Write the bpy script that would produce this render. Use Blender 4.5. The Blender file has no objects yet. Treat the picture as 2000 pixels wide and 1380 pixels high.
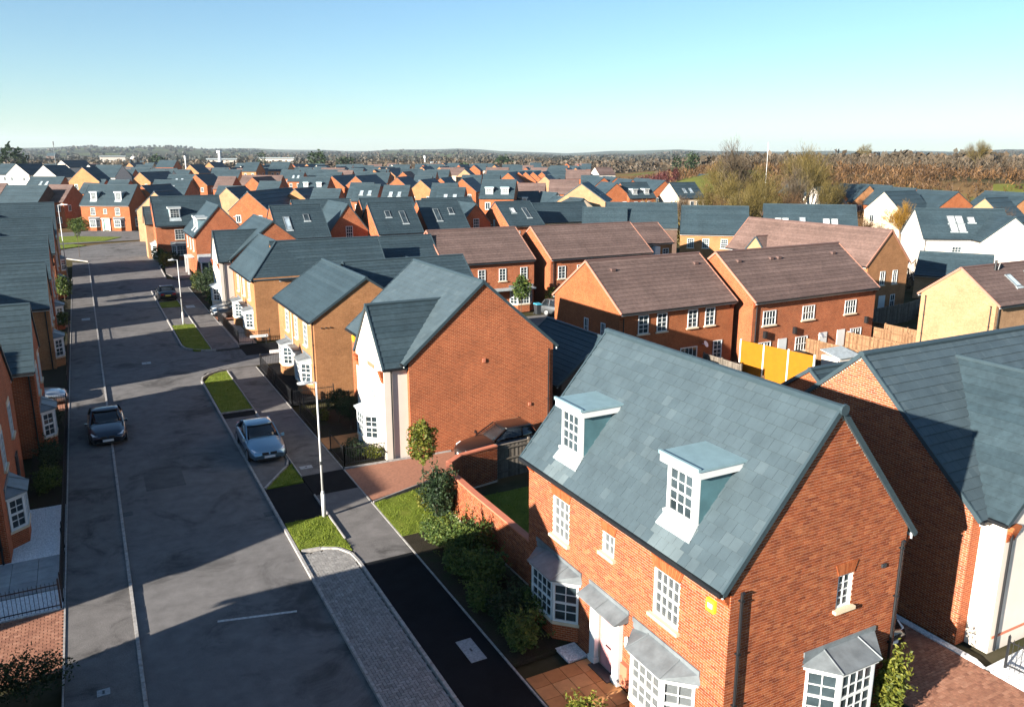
import bpy, math, random
import numpy as np
from mathutils import Vector, Matrix
R = math.radians
rng = random.Random(11)
S = bpy.context.scene
C = S.collection
# ------------------------------------------------------------------ camera, sky, sun, exposure
CAM_H = 15.0; FPX = 1578.0; PITCH = R(13.885); YAW = R(27.737)
cam = bpy.data.cameras.new('Camera'); cam_ob = bpy.data.objects.new('Camera', cam); C.objects.link(cam_ob)
cam_ob.location = (0, 0, CAM_H); cam_ob.rotation_euler = (R(90) - PITCH, 0, -YAW)
cam.sensor_width = 36.0; cam.lens = 36.0 * FPX / 2000.0; cam.clip_start = 0.5; cam.clip_end = 40000
S.camera = cam_ob
SUN_AZ = R(74.5)      # direction the shadows run, from +Y towards +X
SUN_EL = R(17.0)
W = bpy.data.worlds.new('World'); S.world = W; W.use_nodes = True
wn = W.node_tree.nodes; wl = W.node_tree.links
bg = wn['Background']; sky = wn.new('ShaderNodeTexSky'); sky.sky_type = 'NISHITA'; sky.sun_disc = False
sky.sun_elevation = SUN_EL; sky.sun_rotation = SUN_AZ + math.pi
sky.air_density = 1.0; sky.dust_density = 0.12; sky.ozone_density = 4.0; sky.altitude = 0
tn = wn.new('ShaderNodeMix'); tn.data_type = 'RGBA'; tn.blend_type = 'MULTIPLY'; tn.inputs[0].default_value = 1.0; tn.inputs[7].default_value = (0.94, 1.02, 0.99, 1)
wl.new(sky.outputs[0], tn.inputs[6]); wl.new(tn.outputs[2], bg.inputs[0]); bg.inputs[1].default_value = 0.05
sl = bpy.data.lights.new('Sun', 'SUN'); sl.energy = 5.0; sl.angle = R(0.5); sl.color = (1.0, 0.93, 0.82)
so = bpy.data.objects.new('Sun', sl); C.objects.link(so)
sun_to = Vector((-math.sin(SUN_AZ) * math.cos(SUN_EL), -math.cos(SUN_AZ) * math.cos(SUN_EL), math.sin(SUN_EL)))
so.rotation_euler = sun_to.to_track_quat('Z', 'Y').to_euler()
S.view_settings.view_transform = 'Standard'; S.view_settings.look = 'None'
S.view_settings.gamma = 1.0; S.view_settings.use_curve_mapping = False
S.view_settings.exposure = 1.85
S.render.engine = 'CYCLES'
S.cycles.max_bounces = 5; S.cycles.diffuse_bounces = 1; S.cycles.glossy_bounces = 2; S.cycles.transparent_max_bounces = 8

# ------------------------------------------------------------------ pixel -> place
cF = np.array([math.sin(YAW) * math.cos(PITCH), math.cos(YAW) * math.cos(PITCH), -math.sin(PITCH)])
cR = np.array([math.cos(YAW), -math.sin(YAW), 0.0]); cD = np.cross(cF, cR)
def ray(x, y): return cF + cR * (x - 1000) / FPX + cD * (y - 690) / FPX
def G(x, y, z=0.0):
    r = ray(x, y); t = (z - CAM_H) / r[2]; return Vector((r[0] * t, r[1] * t, z))
def proj(p):
    v = np.array([p[0], p[1], p[2] - CAM_H]); d = v @ cF
    if d < 0.5: return None
    return (v @ cR / d * FPX + 1000, v @ cD / d * FPX + 690, d)
def inview(p, m=0):
    q = proj(p); return q is not None and -m < q[0] < 2000 + m and -m < q[1] < 1380 + m

# ------------------------------------------------------------------ mesh builder
class MB:
    def __init__(s): s.v = []; s.f = []; s.t = []; s.m = []
    def poly(s, pts, tint=0.5, mi=0):
        n = len(s.v); s.v.extend([tuple(p) for p in pts]); s.f.append(tuple(range(n, n + len(pts)))); s.t.append(tint); s.m.append(mi)
    def hexa(s, b, t, tint=0.5, mi=0, bottom=True):
        # b, t: four corners each, counter clockwise seen from above
        n = len(s.v); s.v.extend([tuple(p) for p in b] + [tuple(p) for p in t])
        fs = [(4, 5, 6, 7), (0, 1, 5, 4), (1, 2, 6, 5), (2, 3, 7, 6), (3, 0, 4, 7)]
        if bottom: fs.append((3, 2, 1, 0))
        for f in fs: s.f.append(tuple(n + i for i in f)); s.t.append(tint); s.m.append(mi)
    def box(s, x0, x1, y0, y1, z0, z1, tint=0.5, mi=0, bottom=True):
        s.hexa([(x0, y0, z0), (x1, y0, z0), (x1, y1, z0), (x0, y1, z0)], [(x0, y0, z1), (x1, y0, z1), (x1, y1, z1), (x0, y1, z1)], tint, mi, bottom)
    def fbox(s, F, u0, u1, z0, z1, d0, d1, tint=0.5, mi=0):
        # box in a face frame: u to the viewer's right, d outwards
        P = lambda u, z, d: F.p(u, z, d)
        s.hexa([P(u0, z0, d1), P(u1, z0, d1), P(u1, z0, d0), P(u0, z0, d0)], [P(u0, z1, d1), P(u1, z1, d1), P(u1, z1, d0), P(u0, z1, d0)], tint, mi)
    def bar(s, p0, p1, w, h, up=(0, 0, 1), tint=0.5, mi=0):
        p0 = Vector(p0); p1 = Vector(p1); d = (p1 - p0).normalized(); up = Vector(up)
        if abs(d.dot(up)) > 0.98: up = Vector((1, 0, 0))
        r = d.cross(up).normalized() * w * 0.5; n = r.cross(d).normalized() * h * 0.5
        s.hexa([p0 - r - n, p0 + r - n, p1 + r - n, p1 - r - n], [p0 - r + n, p0 + r + n, p1 + r + n, p1 - r + n], tint, mi)
    def tube(s, p0, p1, r0, r1=None, n=8, caps=True, tint=0.5, mi=0):
        r1 = r0 if r1 is None else r1; p0 = Vector(p0); p1 = Vector(p1); d = (p1 - p0).normalized()
        a = Vector((0, 0, 1)) if abs(d.z) < 0.9 else Vector((1, 0, 0)); u = d.cross(a).normalized(); w = d.cross(u).normalized()
        k = len(s.v)
        for p, r in ((p0, r0), (p1, r1)):
            for i in range(n):
                t = 2 * math.pi * i / n; q = p + u * (math.cos(t) * r) + w * (math.sin(t) * r); s.v.append(tuple(q))
        for i in range(n):
            j = (i + 1) % n; s.f.append((k + i, k + j, k + n + j, k + n + i)); s.t.append(tint); s.m.append(mi)
        if caps:
            s.f.append(tuple(k + n + i for i in range(n))); s.t.append(tint); s.m.append(mi)
            s.f.append(tuple(k + n - 1 - i for i in range(n))); s.t.append(tint); s.m.append(mi)
    def loft(s, rings, close=True, cap=True, tint=0.5, mi=0):
        k = len(s.v); n = len(rings[0])
        for r in rings: s.v.extend([tuple(p) for p in r])
        for a in range(len(rings) - 1):
            for i in range(n if close else n - 1):
                j = (i + 1) % n; s.f.append((k + a * n + i, k + a * n + j, k + (a + 1) * n + j, k + (a + 1) * n + i)); s.t.append(tint); s.m.append(mi)
        if cap:
            s.f.append(tuple(k + n - 1 - i for i in range(n))); s.t.append(tint); s.m.append(mi)
            q = k + (len(rings) - 1) * n; s.f.append(tuple(q + i for i in range(n))); s.t.append(tint); s.m.append(mi)
    def mesh(s, name, mats, smooth=False):
        me = bpy.data.meshes.new(name); me.from_pydata(s.v, [], s.f); me.validate(); me.update()
        mats = mats if isinstance(mats, (list, tuple)) else [mats]
        for m in mats: me.materials.append(M[m])
        a = me.attributes.new('tint', 'FLOAT', 'FACE')
        if len(me.polygons) == len(s.t): a.data.foreach_set('value', s.t)
        if len(mats) > 1 and len(me.polygons) == len(s.m): me.polygons.foreach_set('material_index', s.m)
        if smooth: me.polygons.foreach_set('use_smooth', [True] * len(me.polygons))
        return me
    def build(s, name, mats, parent=None, smooth=False):
        return link(name, s.mesh(name, mats, smooth), parent)
def link(name, me, parent=None):
    o = bpy.data.objects.new(name, me); C.objects.link(o)
    if parent is not None: o.parent = parent
    return o
def tag(o, label=None, cat=None, group=None, kind=None):
    if label: o['label'] = label
    if cat: o['category'] = cat
    if group: o['group'] = group
    if kind: o['kind'] = kind
    return o
def empty(name, loc=(0, 0, 0), rz=0.0, label=None, cat=None, group=None):
    o = bpy.data.objects.new(name, None); C.objects.link(o); o.location = loc; o.rotation_euler = (0, 0, rz); o.empty_display_size = 0.3
    return tag(o, label, cat, group)
def copy_tree(o, parent=None):
    c = o.copy(); C.objects.link(c)
    if parent is not None: c.parent = parent
    for ch in list(o.children): copy_tree(ch, c)
    return c
class Face:
    def __init__(s, o, u, n): s.o = Vector(o); s.u = Vector(u); s.n = Vector(n)
    def p(s, u, z, d=0.0): q = s.o + s.u * u + s.n * d; return Vector((q.x, q.y, q.z + z))
    def sub(s, u, d, n2):     # a face frame at an angle, for bay cheeks
        n2 = Vector(n2); return Face(s.o + s.u * u + s.n * d, (-n2.y, n2.x, 0), n2)
# ------------------------------------------------------------------ materials
M = {}
def mat(name):
    m = bpy.data.materials.new(name); m.use_nodes = True; M[name] = m
    nt = m.node_tree; b = nt.nodes['Principled BSDF']; return m, nt.nodes, nt.links, b
def ramp(n, l, src, stops):
    r = n.new('ShaderNodeValToRGB'); e = r.color_ramp.elements
    while len(e) < len(stops): e.new(0.5)
    for i, (p, c) in enumerate(stops): e[i].position = p; e[i].color = (c[0], c[1], c[2], 1)
    l.new(src, r.inputs[0]); return r.outputs[0]
def noise(n, l, scale, detail=3, rough=0.55, vec=None, dist=0.0):
    t = n.new('ShaderNodeTexNoise'); t.inputs['Scale'].default_value = scale; t.inputs['Detail'].default_value = detail
    t.inputs['Roughness'].default_value = rough; t.inputs['Distortion'].default_value = dist
    if vec is not None: l.new(vec, t.inputs['Vector'])
    return t.outputs['Fac']
def objco(n): return n.new('ShaderNodeTexCoord').outputs['Object']
def pos(n): return n.new('ShaderNodeNewGeometry').outputs['Position']
def mixc(n, l, fac, a, b, mode='MIX'):
    x = n.new('ShaderNodeMix'); x.data_type = 'RGBA'; x.blend_type = mode
    for s, i in ((fac, 0), (a, 6), (b, 7)):
        if hasattr(s, 'links') or hasattr(s, 'is_output'): l.new(s, x.inputs[i])
        elif i == 0: x.inputs[0].default_value = s
        else: x.inputs[i].default_value = (s[0], s[1], s[2], 1)
    return x.outputs[2]
def math_(n, l, op, a, b=None):
    x = n.new('ShaderNodeMath'); x.operation = op
    for s, i in ((a, 0), (b, 1)):
        if s is None: continue
        if hasattr(s, 'is_output'): l.new(s, x.inputs[i])
        else: x.inputs[i].default_value = s
    return x.outputs[0]
def attr(n, name='tint'):
    a = n.new('ShaderNodeAttribute'); a.attribute_name = name; return a.outputs['Fac']
def bump(n, l, b, h, strength, dist=0.02):
    x = n.new('ShaderNodeBump'); x.inputs['Strength'].default_value = strength; x.inputs['Distance'].default_value = dist
    l.new(h, x.inputs['Height']); l.new(x.outputs[0], b.inputs['Normal'])
def tinted(name, c0, c1, c2, rough=0.8, ns=6.0, namt=0.35, spec=0.3, bumps=0.25, vec='pos'):
    # colour picked per piece by the tint attribute, with fine grain
    m, n, l, b = mat(name); v = pos(n) if vec == 'pos' else objco(n)
    col = ramp(n, l, attr(n), [(0, c0), (0.5, c1), (1, c2)])
    g = noise(n, l, ns, 4, 0.6, v); gc = ramp(n, l, g, [(0.3, (1 - namt,) * 3), (0.7, (1 + namt * 0.4,) * 3)])
    col = mixc(n, l, 1.0, col, gc, 'MULTIPLY'); l.new(col, b.inputs['Base Color'])
    b.inputs['Roughness'].default_value = rough; b.inputs['Specular IOR Level'].default_value = spec
    g2 = noise(n, l, ns * 14, 3, 0.6, v); bump(n, l, b, g2, bumps, 0.01)
    return m
def plain(name, c, rough=0.5, spec=0.4, metal=0.0, ns=3.0, namt=0.12, coat=0.0):
    m, n, l, b = mat(name); g = noise(n, l, ns, 4, 0.6, pos(n))
    col = mixc(n, l, 1.0, c, ramp(n, l, g, [(0.3, (1 - namt,) * 3), (0.7, (1 + namt * 0.5,) * 3)]), 'MULTIPLY')
    l.new(col, b.inputs['Base Color']); b.inputs['Roughness'].default_value = rough; b.inputs['Specular IOR Level'].default_value = spec
    b.inputs['Metallic'].default_value = metal; b.inputs['Coat Weight'].default_value = coat; b.inputs['Coat Roughness'].default_value = 0.05
    return m
def brick_wall(name, c1, c2, mortar, msize=0.006):
    m, n, l, b = mat(name); sx = n.new('ShaderNodeSeparateXYZ'); l.new(objco(n), sx.inputs[0])
    u = math_(n, l, 'ADD', sx.outputs[0], sx.outputs[1]); cb = n.new('ShaderNodeCombineXYZ'); l.new(u, cb.inputs[0]); l.new(sx.outputs[2], cb.inputs[1])
    t = n.new('ShaderNodeTexBrick'); l.new(cb.outputs[0], t.inputs['Vector']); t.inputs['Scale'].default_value = 1.0
    t.inputs['Brick Width'].default_value = 0.225; t.inputs['Row Height'].default_value = 0.075; t.inputs['Mortar Size'].default_value = msize
    t.inputs['Mortar Smooth'].default_value = 0.3; t.inputs['Bias'].default_value = 0.0
    t.inputs['Color1'].default_value = (*c1, 1); t.inputs['Color2'].default_value = (*c2, 1); t.inputs['Mortar'].default_value = (*mortar, 1)
    g = noise(n, l, 0.9, 4, 0.6, objco(n)); gc = ramp(n, l, g, [(0.3, (0.82,) * 3), (0.7, (1.12,) * 3)])
    g2 = noise(n, l, 9, 2, 0.6, objco(n)); gc2 = ramp(n, l, g2, [(0.3, (0.85,) * 3), (0.7, (1.1,) * 3)])
    l.new(mixc(n, l, 1.0, mixc(n, l, 1.0, t.outputs['Color'], gc, 'MULTIPLY'), gc2, 'MULTIPLY'), b.inputs['Base Color']); b.inputs['Roughness'].default_value = 0.85
    b.inputs['Specular IOR Level'].default_value = 0.2
    inv = math_(n, l, 'SUBTRACT', 1.0, t.outputs['Fac']); bump(n, l, b, inv, 0.5, 0.006)
    return m
RED = ((0.19, 0.040, 0.013), (0.28, 0.068, 0.021), (0.37, 0.115, 0.042))
tinted('brick', *RED, rough=0.85, ns=5, namt=0.3, spec=0.2)
plain('mortar', (0.62, 0.50, 0.40), 0.95, 0.1)
brick_wall('red_wall', (0.36, 0.078, 0.024), (0.26, 0.052, 0.017), (0.50, 0.28, 0.16))
brick_wall('orange_wall', (0.31, 0.082, 0.026), (0.25, 0.064, 0.02), (0.38, 0.19, 0.10))
brick_wall('buff_wall', (0.37, 0.162, 0.066), (0.31, 0.132, 0.052), (0.40, 0.23, 0.12))
brick_wall('pale_buff_wall', (0.38, 0.218, 0.115), (0.33, 0.185, 0.095), (0.40, 0.26, 0.155))
brick_wall('dark_wall', (0.10, 0.065, 0.05), (0.07, 0.045, 0.038), (0.12, 0.09, 0.07))
def render_mat(name, c):
    m, n, l, b = mat(name); g = noise(n, l, 0.8, 5, 0.65, objco(n)); l.new(mixc(n, l, 1.0, c, ramp(n, l, g, [(0.3, (0.9,) * 3), (0.75, (1.02,) * 3)]), 'MULTIPLY'), b.inputs['Base Color'])
    b.inputs['Roughness'].default_value = 0.9; bump(n, l, b, noise(n, l, 60, 2, 0.5, objco(n)), 0.15, 0.004)
render_mat('white_render', (0.66, 0.58, 0.50)); render_mat('cream_render', (0.62, 0.48, 0.34))
SLATE = ((0.046, 0.068, 0.080), (0.058, 0.083, 0.096), (0.11, 0.14, 0.15))
tinted('slate_tile', *SLATE, rough=0.55, ns=1.3, namt=0.2, spec=0.4, bumps=0.15)
def roof_mat(name, c1, c2, tile=0.3, gauge=0.33, joint=0.6, rough=0.6, spec=0.4):
    # fine joints between the tiles of each built course
    m, n, l, b = mat(name); tint = attr(n)
    base = ramp(n, l, tint, [(0, c1), (1, c2)])
    g = noise(n, l, 0.55, 4, 0.6, objco(n)); g2 = noise(n, l, 4.5, 3, 0.65, objco(n))
    col = mixc(n, l, 1.0, base, ramp(n, l, g, [(0.3, (0.80,) * 3), (0.72, (1.15,) * 3)]), 'MULTIPLY')
    col = mixc(n, l, 1.0, col, ramp(n, l, g2, [(0.28, (0.72,) * 3), (0.72, (1.15,) * 3)]), 'MULTIPLY')
    l.new(col, b.inputs['Base Color']); b.inputs['Roughness'].default_value = rough; b.inputs['Specular IOR Level'].default_value = spec
    bump(n, l, b, g2, 0.2, 0.01)
roof_mat('slate_roof', (0.027, 0.047, 0.058), (0.037, 0.060, 0.072))
roof_mat('brown_roof', (0.115, 0.076, 0.066), (0.155, 0.104, 0.09), rough=0.8, spec=0.2)
roof_mat('pink_roof', (0.13, 0.082, 0.068), (0.165, 0.105, 0.088), rough=0.85, spec=0.2)
plain('ridge_slate', (0.035, 0.056, 0.067), 0.5); plain('ridge_brown', (0.12, 0.07, 0.06), 0.7)
plain('black_trim', (0.012, 0.013, 0.015), 0.4, 0.5); plain('white_trim', (0.62, 0.63, 0.62), 0.4, 0.5, namt=0.05)
plain('sill_stone', (0.66, 0.52, 0.36), 0.8, 0.2); plain('lead', (0.17, 0.19, 0.20), 0.5, 0.4, 0.15, ns=2.5, namt=0.3)
plain('lead_pale', (0.36, 0.40, 0.41), 0.55, 0.4, ns=4, namt=0.3)
plain('lead_teal', (0.07, 0.15, 0.17), 0.5, 0.4, ns=2.0, namt=0.25); plain('grp_pale', (0.20, 0.30, 0.33), 0.5, 0.4)
plain('pink_door', (0.66, 0.30, 0.30), 0.4, 0.4, namt=0.04); plain('green_door', (0.25, 0.48, 0.36), 0.4); plain('dark_door', (0.03, 0.035, 0.04), 0.4)
plain('terracotta', (0.50, 0.16, 0.09), 0.7); plain('alarm_yellow', (0.85, 0.58, 0.03), 0.45); plain('rubber', (0.02, 0.02, 0.022), 0.8)
plain('alloy', (0.55, 0.56, 0.57), 0.3, 0.5, 0.8); plain('galvanised', (0.62, 0.62, 0.60), 0.5, 0.4, 0.2, namt=0.15)
plain('plate_white', (0.75, 0.75, 0.74), 0.5); plain('plate_yellow', (0.80, 0.58, 0.03), 0.5); plain('tail_red', (0.35, 0.01, 0.012), 0.2); plain('lamp_glass', (0.75, 0.78, 0.80), 0.1, 0.6)
plain('ink', (0.02, 0.02, 0.02), 0.6)
def glass(name, c, rough=0.06, spec=0.6):
    m, n, l, b = mat(name); l.new(mixc(n, l, 1.0, c, ramp(n, l, noise(n, l, 1.2, 3, 0.5, pos(n)), [(0.35, (0.5,) * 3), (0.65, (1.5,) * 3)]), 'MULTIPLY'), b.inputs['Base Color'])
    b.inputs['Roughness'].default_value = rough; b.inputs['Specular IOR Level'].default_value = spec
glass('glass', (0.035, 0.05, 0.058)); glass('car_glass', (0.012, 0.015, 0.018), 0.03, 0.7); glass('sky_glass', (0.30, 0.36, 0.40), 0.08, 0.7)
m, n, l, b = mat('clear_pane')   # clear glass in front of a blind
tr = n.new('ShaderNodeBsdfTransparent'); gl = n.new('ShaderNodeBsdfGlossy'); gl.inputs['Roughness'].default_value = 0.03
fr = n.new('ShaderNodeFresnel'); fr.inputs[0].default_value = 1.5; mx = n.new('ShaderNodeMixShader'); l.new(fr.outputs[0], mx.inputs[0]); l.new(tr.outputs[0], mx.inputs[1]); l.new(gl.outputs[0], mx.inputs[2])
l.new(mx.outputs[0], n['Material Output'].inputs[0])
plain('blind', (0.11, 0.12, 0.125), 0.8, 0.2, ns=8, namt=0.15)
m, n, l, b = mat('dark_blind')
wv = n.new('ShaderNodeTexWave'); wv.bands_direction = 'Z'; wv.inputs['Scale'].default_value = 5.5; l.new(pos(n), wv.inputs[0]); l.new(ramp(n, l, wv.outputs['Fac'], [(0.35, (0.03, 0.035, 0.04)), (0.6, (0.10, 0.11, 0.115))]), b.inputs['Base Color'])
def paint(name, c, coat=1.0):
    m, n, l, b = mat(name); b.inputs['Base Color'].default_value = (*c, 1); b.inputs['Roughness'].default_value = 0.28; b.inputs['Metallic'].default_value = 0.6
    b.inputs['Coat Weight'].default_value = coat; b.inputs['Coat Roughness'].default_value = 0.04
paint('paint_blue', (0.19, 0.32, 0.42)); paint('paint_black', (0.012, 0.014, 0.018)); paint('paint_navy', (0.018, 0.028, 0.045)); paint('paint_grey', (0.13, 0.14, 0.15)); paint('paint_white', (0.75, 0.76, 0.77)); paint('paint_silver', (0.42, 0.45, 0.47))
# ground coverings
def asphalt(name, c, dark=0.45, patch=0.25):
    m, n, l, b = mat(name); v = pos(n)
    big = noise(n, l, patch, 9, 0.68, v, 0.9); fine = noise(n, l, 38, 2, 0.7, v); mid = noise(n, l, 1.7, 4, 0.6, v)
    col = mixc(n, l, 1.0, c, ramp(n, l, big, [(0.34, (dark,) * 3), (0.47, (0.92,) * 3), (0.7, (1.08,) * 3)]), 'MULTIPLY')
    col = mixc(n, l, 1.0, col, ramp(n, l, mid, [(0.3, (0.82,) * 3), (0.7, (1.1,) * 3)]), 'MULTIPLY')
    col = mixc(n, l, 1.0, col, ramp(n, l, fine, [(0.3, (0.72,) * 3), (0.7, (1.25,) * 3)]), 'MULTIPLY')
    l.new(col, b.inputs['Base Color']); b.inputs['Roughness'].default_value = 0.95; b.inputs['Specular IOR Level'].default_value = 0.06
    bump(n, l, b, fine, 0.4, 0.01)
asphalt('asphalt', (0.165, 0.156, 0.152), 0.5, 0.3); asphalt('footway', (0.165, 0.153, 0.146), 0.5, 0.5); asphalt('dark_asphalt', (0.013, 0.014, 0.016), 0.7, 0.5)
asphalt('patch_asphalt', (0.125, 0.12, 0.117), 0.6, 0.6)
plain('kerb', (0.34, 0.32, 0.30), 0.85, 0.2, ns=7, namt=0.35); plain('road_paint', (0.5, 0.5, 0.48), 0.8, 0.2, ns=9, namt=0.4); plain('iron_cover', (0.30, 0.32, 0.33), 0.5, 0.4, 0.3, ns=12, namt=0.35)
plain('iron_dark', (0.05, 0.05, 0.05), 0.6)
tinted('grey_block', (0.20, 0.19, 0.18), (0.265, 0.25, 0.235), (0.33, 0.315, 0.295), rough=0.9, ns=9, namt=0.25)
tinted('red_block', (0.23, 0.10, 0.065), (0.32, 0.145, 0.09), (0.40, 0.20, 0.13), rough=0.9, ns=9, namt=0.25)
plain('joint_sand', (0.10, 0.088, 0.075), 0.95, 0.1); tinted('slab_grey', (0.26, 0.27, 0.27), (0.31, 0.32, 0.32), (0.36, 0.37, 0.36), rough=0.9, ns=3, namt=0.2)
tinted('slab_orange', (0.40, 0.17, 0.06), (0.47, 0.21, 0.08), (0.52, 0.26, 0.11), rough=0.85, ns=3, namt=0.2)
def gravel(name, c0, c1):
    m, n, l, b = mat(name); v = n.new('ShaderNodeTexVoronoi'); v.inputs['Scale'].default_value = 22; l.new(pos(n), v.inputs['Vector'])
    l.new(mixc(n, l, v.outputs['Color'], c0, c1), b.inputs['Base Color']); b.inputs['Roughness'].default_value = 0.9
    bump(n, l, b, math_(n, l, 'SUBTRACT', 1.0, v.outputs['Distance']), 1.0, 0.03)
gravel('white_gravel', (0.50, 0.50, 0.50), (0.90, 0.89, 0.88)); gravel('grey_gravel', (0.20, 0.17, 0.15), (0.42, 0.37, 0.33))
def turf(name, c0, c1, c2, sc=1.2):
    m, n, l, b = mat(name); v = pos(n); a = noise(n, l, sc, 5, 0.65, v); f = noise(n, l, 45, 2, 0.7, v)
    col = ramp(n, l, a, [(0.3, c0), (0.5, c1), (0.7, c2)]); col = mixc(n, l, 1.0, col, ramp(n, l, f, [(0.3, (0.5,) * 3), (0.7, (1.35,) * 3)]), 'MULTIPLY')
    l.new(col, b.inputs['Base Color']); b.inputs['Roughness'].default_value = 0.95; b.inputs['Specular IOR Level'].default_value = 0.1; bump(n, l, b, f, 0.7, 0.04)
turf('turf', (0.10, 0.13, 0.02), (0.15, 0.19, 0.026), (0.22, 0.23, 0.045)); turf('soil', (0.03, 0.026, 0.018), (0.04, 0.032, 0.022), (0.03, 0.04, 0.016))
def leafmat(name, c0, c1, c2, tr=0.25):
    m, n, l, b = mat(name); col = ramp(n, l, attr(n), [(0, c0), (0.5, c1), (1, c2)]); l.new(col, b.inputs['Base Color']); b.inputs['Roughness'].default_value = 0.6; b.inputs['Specular IOR Level'].default_value = 0.3
    t = n.new('ShaderNodeBsdfTranslucent'); l.new(col, t.inputs[0]); x = n.new('ShaderNodeMixShader'); x.inputs[0].default_value = tr
    l.new(b.outputs[0], x.inputs[1]); l.new(t.outputs[0], x.inputs[2]); l.new(x.outputs[0], n['Material Output'].inputs[0])
leafmat('leaf_green', (0.03, 0.058, 0.014), (0.07, 0.11, 0.022), (0.16, 0.18, 0.035)); leafmat('leaf_dark', (0.012, 0.026, 0.012), (0.024, 0.046, 0.018), (0.05, 0.075, 0.024))
leafmat('leaf_yellow', (0.05, 0.07, 0.01), (0.11, 0.125, 0.016), (0.22, 0.205, 0.03)); leafmat('grass_blade', (0.10, 0.15, 0.016), (0.19, 0.25, 0.026), (0.30, 0.33, 0.05), 0.35)
leafmat('leaf_maroon', (0.05, 0.012, 0.014), (0.08, 0.02, 0.02), (0.11, 0.03, 0.025))
leafmat('twig', (0.042, 0.024, 0.012), (0.085, 0.045, 0.019), (0.165, 0.085, 0.03), 0.1); leafmat('twig_grey', (0.04, 0.03, 0.02), (0.075, 0.055, 0.034), (0.12, 0.085, 0.05), 0.1); leafmat('twig_olive', (0.05, 0.038, 0.011), (0.105, 0.078, 0.02), (0.19, 0.135, 0.035), 0.1)
leafmat('twig_gold', (0.20, 0.10, 0.015), (0.30, 0.16, 0.02), (0.42, 0.24, 0.04), 0.2); leafmat('scrub_far', (0.045, 0.038, 0.026), (0.07, 0.052, 0.034), (0.11, 0.075, 0.045), 0.0); leafmat('wood_far', (0.018, 0.024, 0.018), (0.042, 0.038, 0.028), (0.075, 0.056, 0.036), 0.0)
plain('bark', (0.11, 0.08, 0.055), 0.9, 0.1, ns=6, namt=0.4)
tinted('fence_wood', (0.15, 0.078, 0.038), (0.22, 0.12, 0.062), (0.29, 0.17, 0.09), rough=0.9, ns=4, namt=0.3); tinted('fence_old', (0.10, 0.085, 0.07), (0.15, 0.125, 0.10), (0.20, 0.17, 0.14), rough=0.9, ns=4, namt=0.3)
plain('orange_fence', (0.31, 0.115, 0.004), 0.7, 0.2, namt=0.1); plain('post_white', (0.74, 0.70, 0.62), 0.8)
plain('field_green', (0.10, 0.13, 0.035), 0.95, 0.1, ns=0.05, namt=0.3)
# the wide land: gardens near, fields, heath and woods far
m, n, l, b = mat('land')
v = pos(n); a = noise(n, l, 0.012, 6, 0.6, v); a2 = noise(n, l, 0.0016, 4, 0.6, v); f = noise(n, l, 0.5, 5, 0.65, v)
near = ramp(n, l, f, [(0.3, (0.045, 0.05, 0.022)), (0.5, (0.06, 0.055, 0.03)), (0.7, (0.10, 0.085, 0.055))])
far = ramp(n, l, a, [(0.36, (0.06, 0.055, 0.03)), (0.46, (0.13, 0.085, 0.042)), (0.55, (0.17, 0.105, 0.05)), (0.62, (0.105, 0.125, 0.032)), (0.7, (0.16, 0.12, 0.06))])
wide = ramp(n, l, a2, [(0.38, (0.035, 0.045, 0.035)), (0.5, (0.06, 0.06, 0.04)), (0.56, (0.10, 0.12, 0.05)), (0.66, (0.05, 0.055, 0.04))])
ln = n.new('ShaderNodeVectorMath'); ln.operation = 'LENGTH'; l.new(v, ln.inputs[0])
k1 = n.new('ShaderNodeMapRange'); k1.inputs[1].default_value = 120; k1.inputs[2].default_value = 190; l.new(ln.outputs['Value'], k1.inputs[0])
k2 = n.new('ShaderNodeMapRange'); k2.inputs[1].default_value = 700; k2.inputs[2].default_value = 1800; l.new(ln.outputs['Value'], k2.inputs[0])
l.new(mixc(n, l, k2.outputs[0], mixc(n, l, k1.outputs[0], near, far), wide), b.inputs['Base Color']); b.inputs['Roughness'].default_value = 1.0; b.inputs['Specular IOR Level'].default_value = 0.0
# ------------------------------------------------------------------ house kit
def lerp(a, b, t): return Vector(a) * (1 - t) + Vector(b) * t
def faces(L, Wd):
    return {'F': Face((0, -Wd / 2, 0), (1, 0, 0), (0, -1, 0)), 'B': Face((0, Wd / 2, 0), (-1, 0, 0), (0, 1, 0)),
            'L': Face((-L / 2, 0, 0), (0, -1, 0), (-1, 0, 0)), 'R': Face((L / 2, 0, 0), (0, 1, 0), (1, 0, 0))}
def courses(mb, e0, e1, r0, r1, gauge=0.33, th=0.028):
    e0, e1, r0, r1 = map(Vector, (e0, e1, r0, r1))
    nrm = (e1 - e0).cross(r0 - e0)
    if nrm.z < 0: nrm = -nrm
    nrm.normalize(); N = max(3, round((r0 - e0).length / gauge))
    for i in range(N):
        a = lerp(e0, r0, i / N); b = lerp(e1, r1, i / N); c = lerp(e1, r1, (i + 1) / N); d = lerp(e0, r0, (i + 1) / N)
        t = rng.random(); al = a + nrm * th; bl = b + nrm * th
        mb.poly([al, bl, c + nrm * 0.004, d + nrm * 0.004], t); mb.poly([a - nrm * 0.01, b - nrm * 0.01, bl, al], t * 0.5)
        mb.poly([a, al, d + nrm * 0.004], t); mb.poly([b, c + nrm * 0.004, bl], t)
    # underside
    mb.poly([e0 - nrm * 0.06, r0 - nrm * 0.06, r1 - nrm * 0.06, e1 - nrm * 0.06], 0.3); mb.poly([e0, e0 - nrm * 0.06, e1 - nrm * 0.06, e1], 0.3)
    mb.poly([e0, r0, r0 - nrm * 0.06, e0 - nrm * 0.06], 0.3); mb.poly([e1, e1 - nrm * 0.06, r1 - nrm * 0.06, r1], 0.3)
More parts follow.
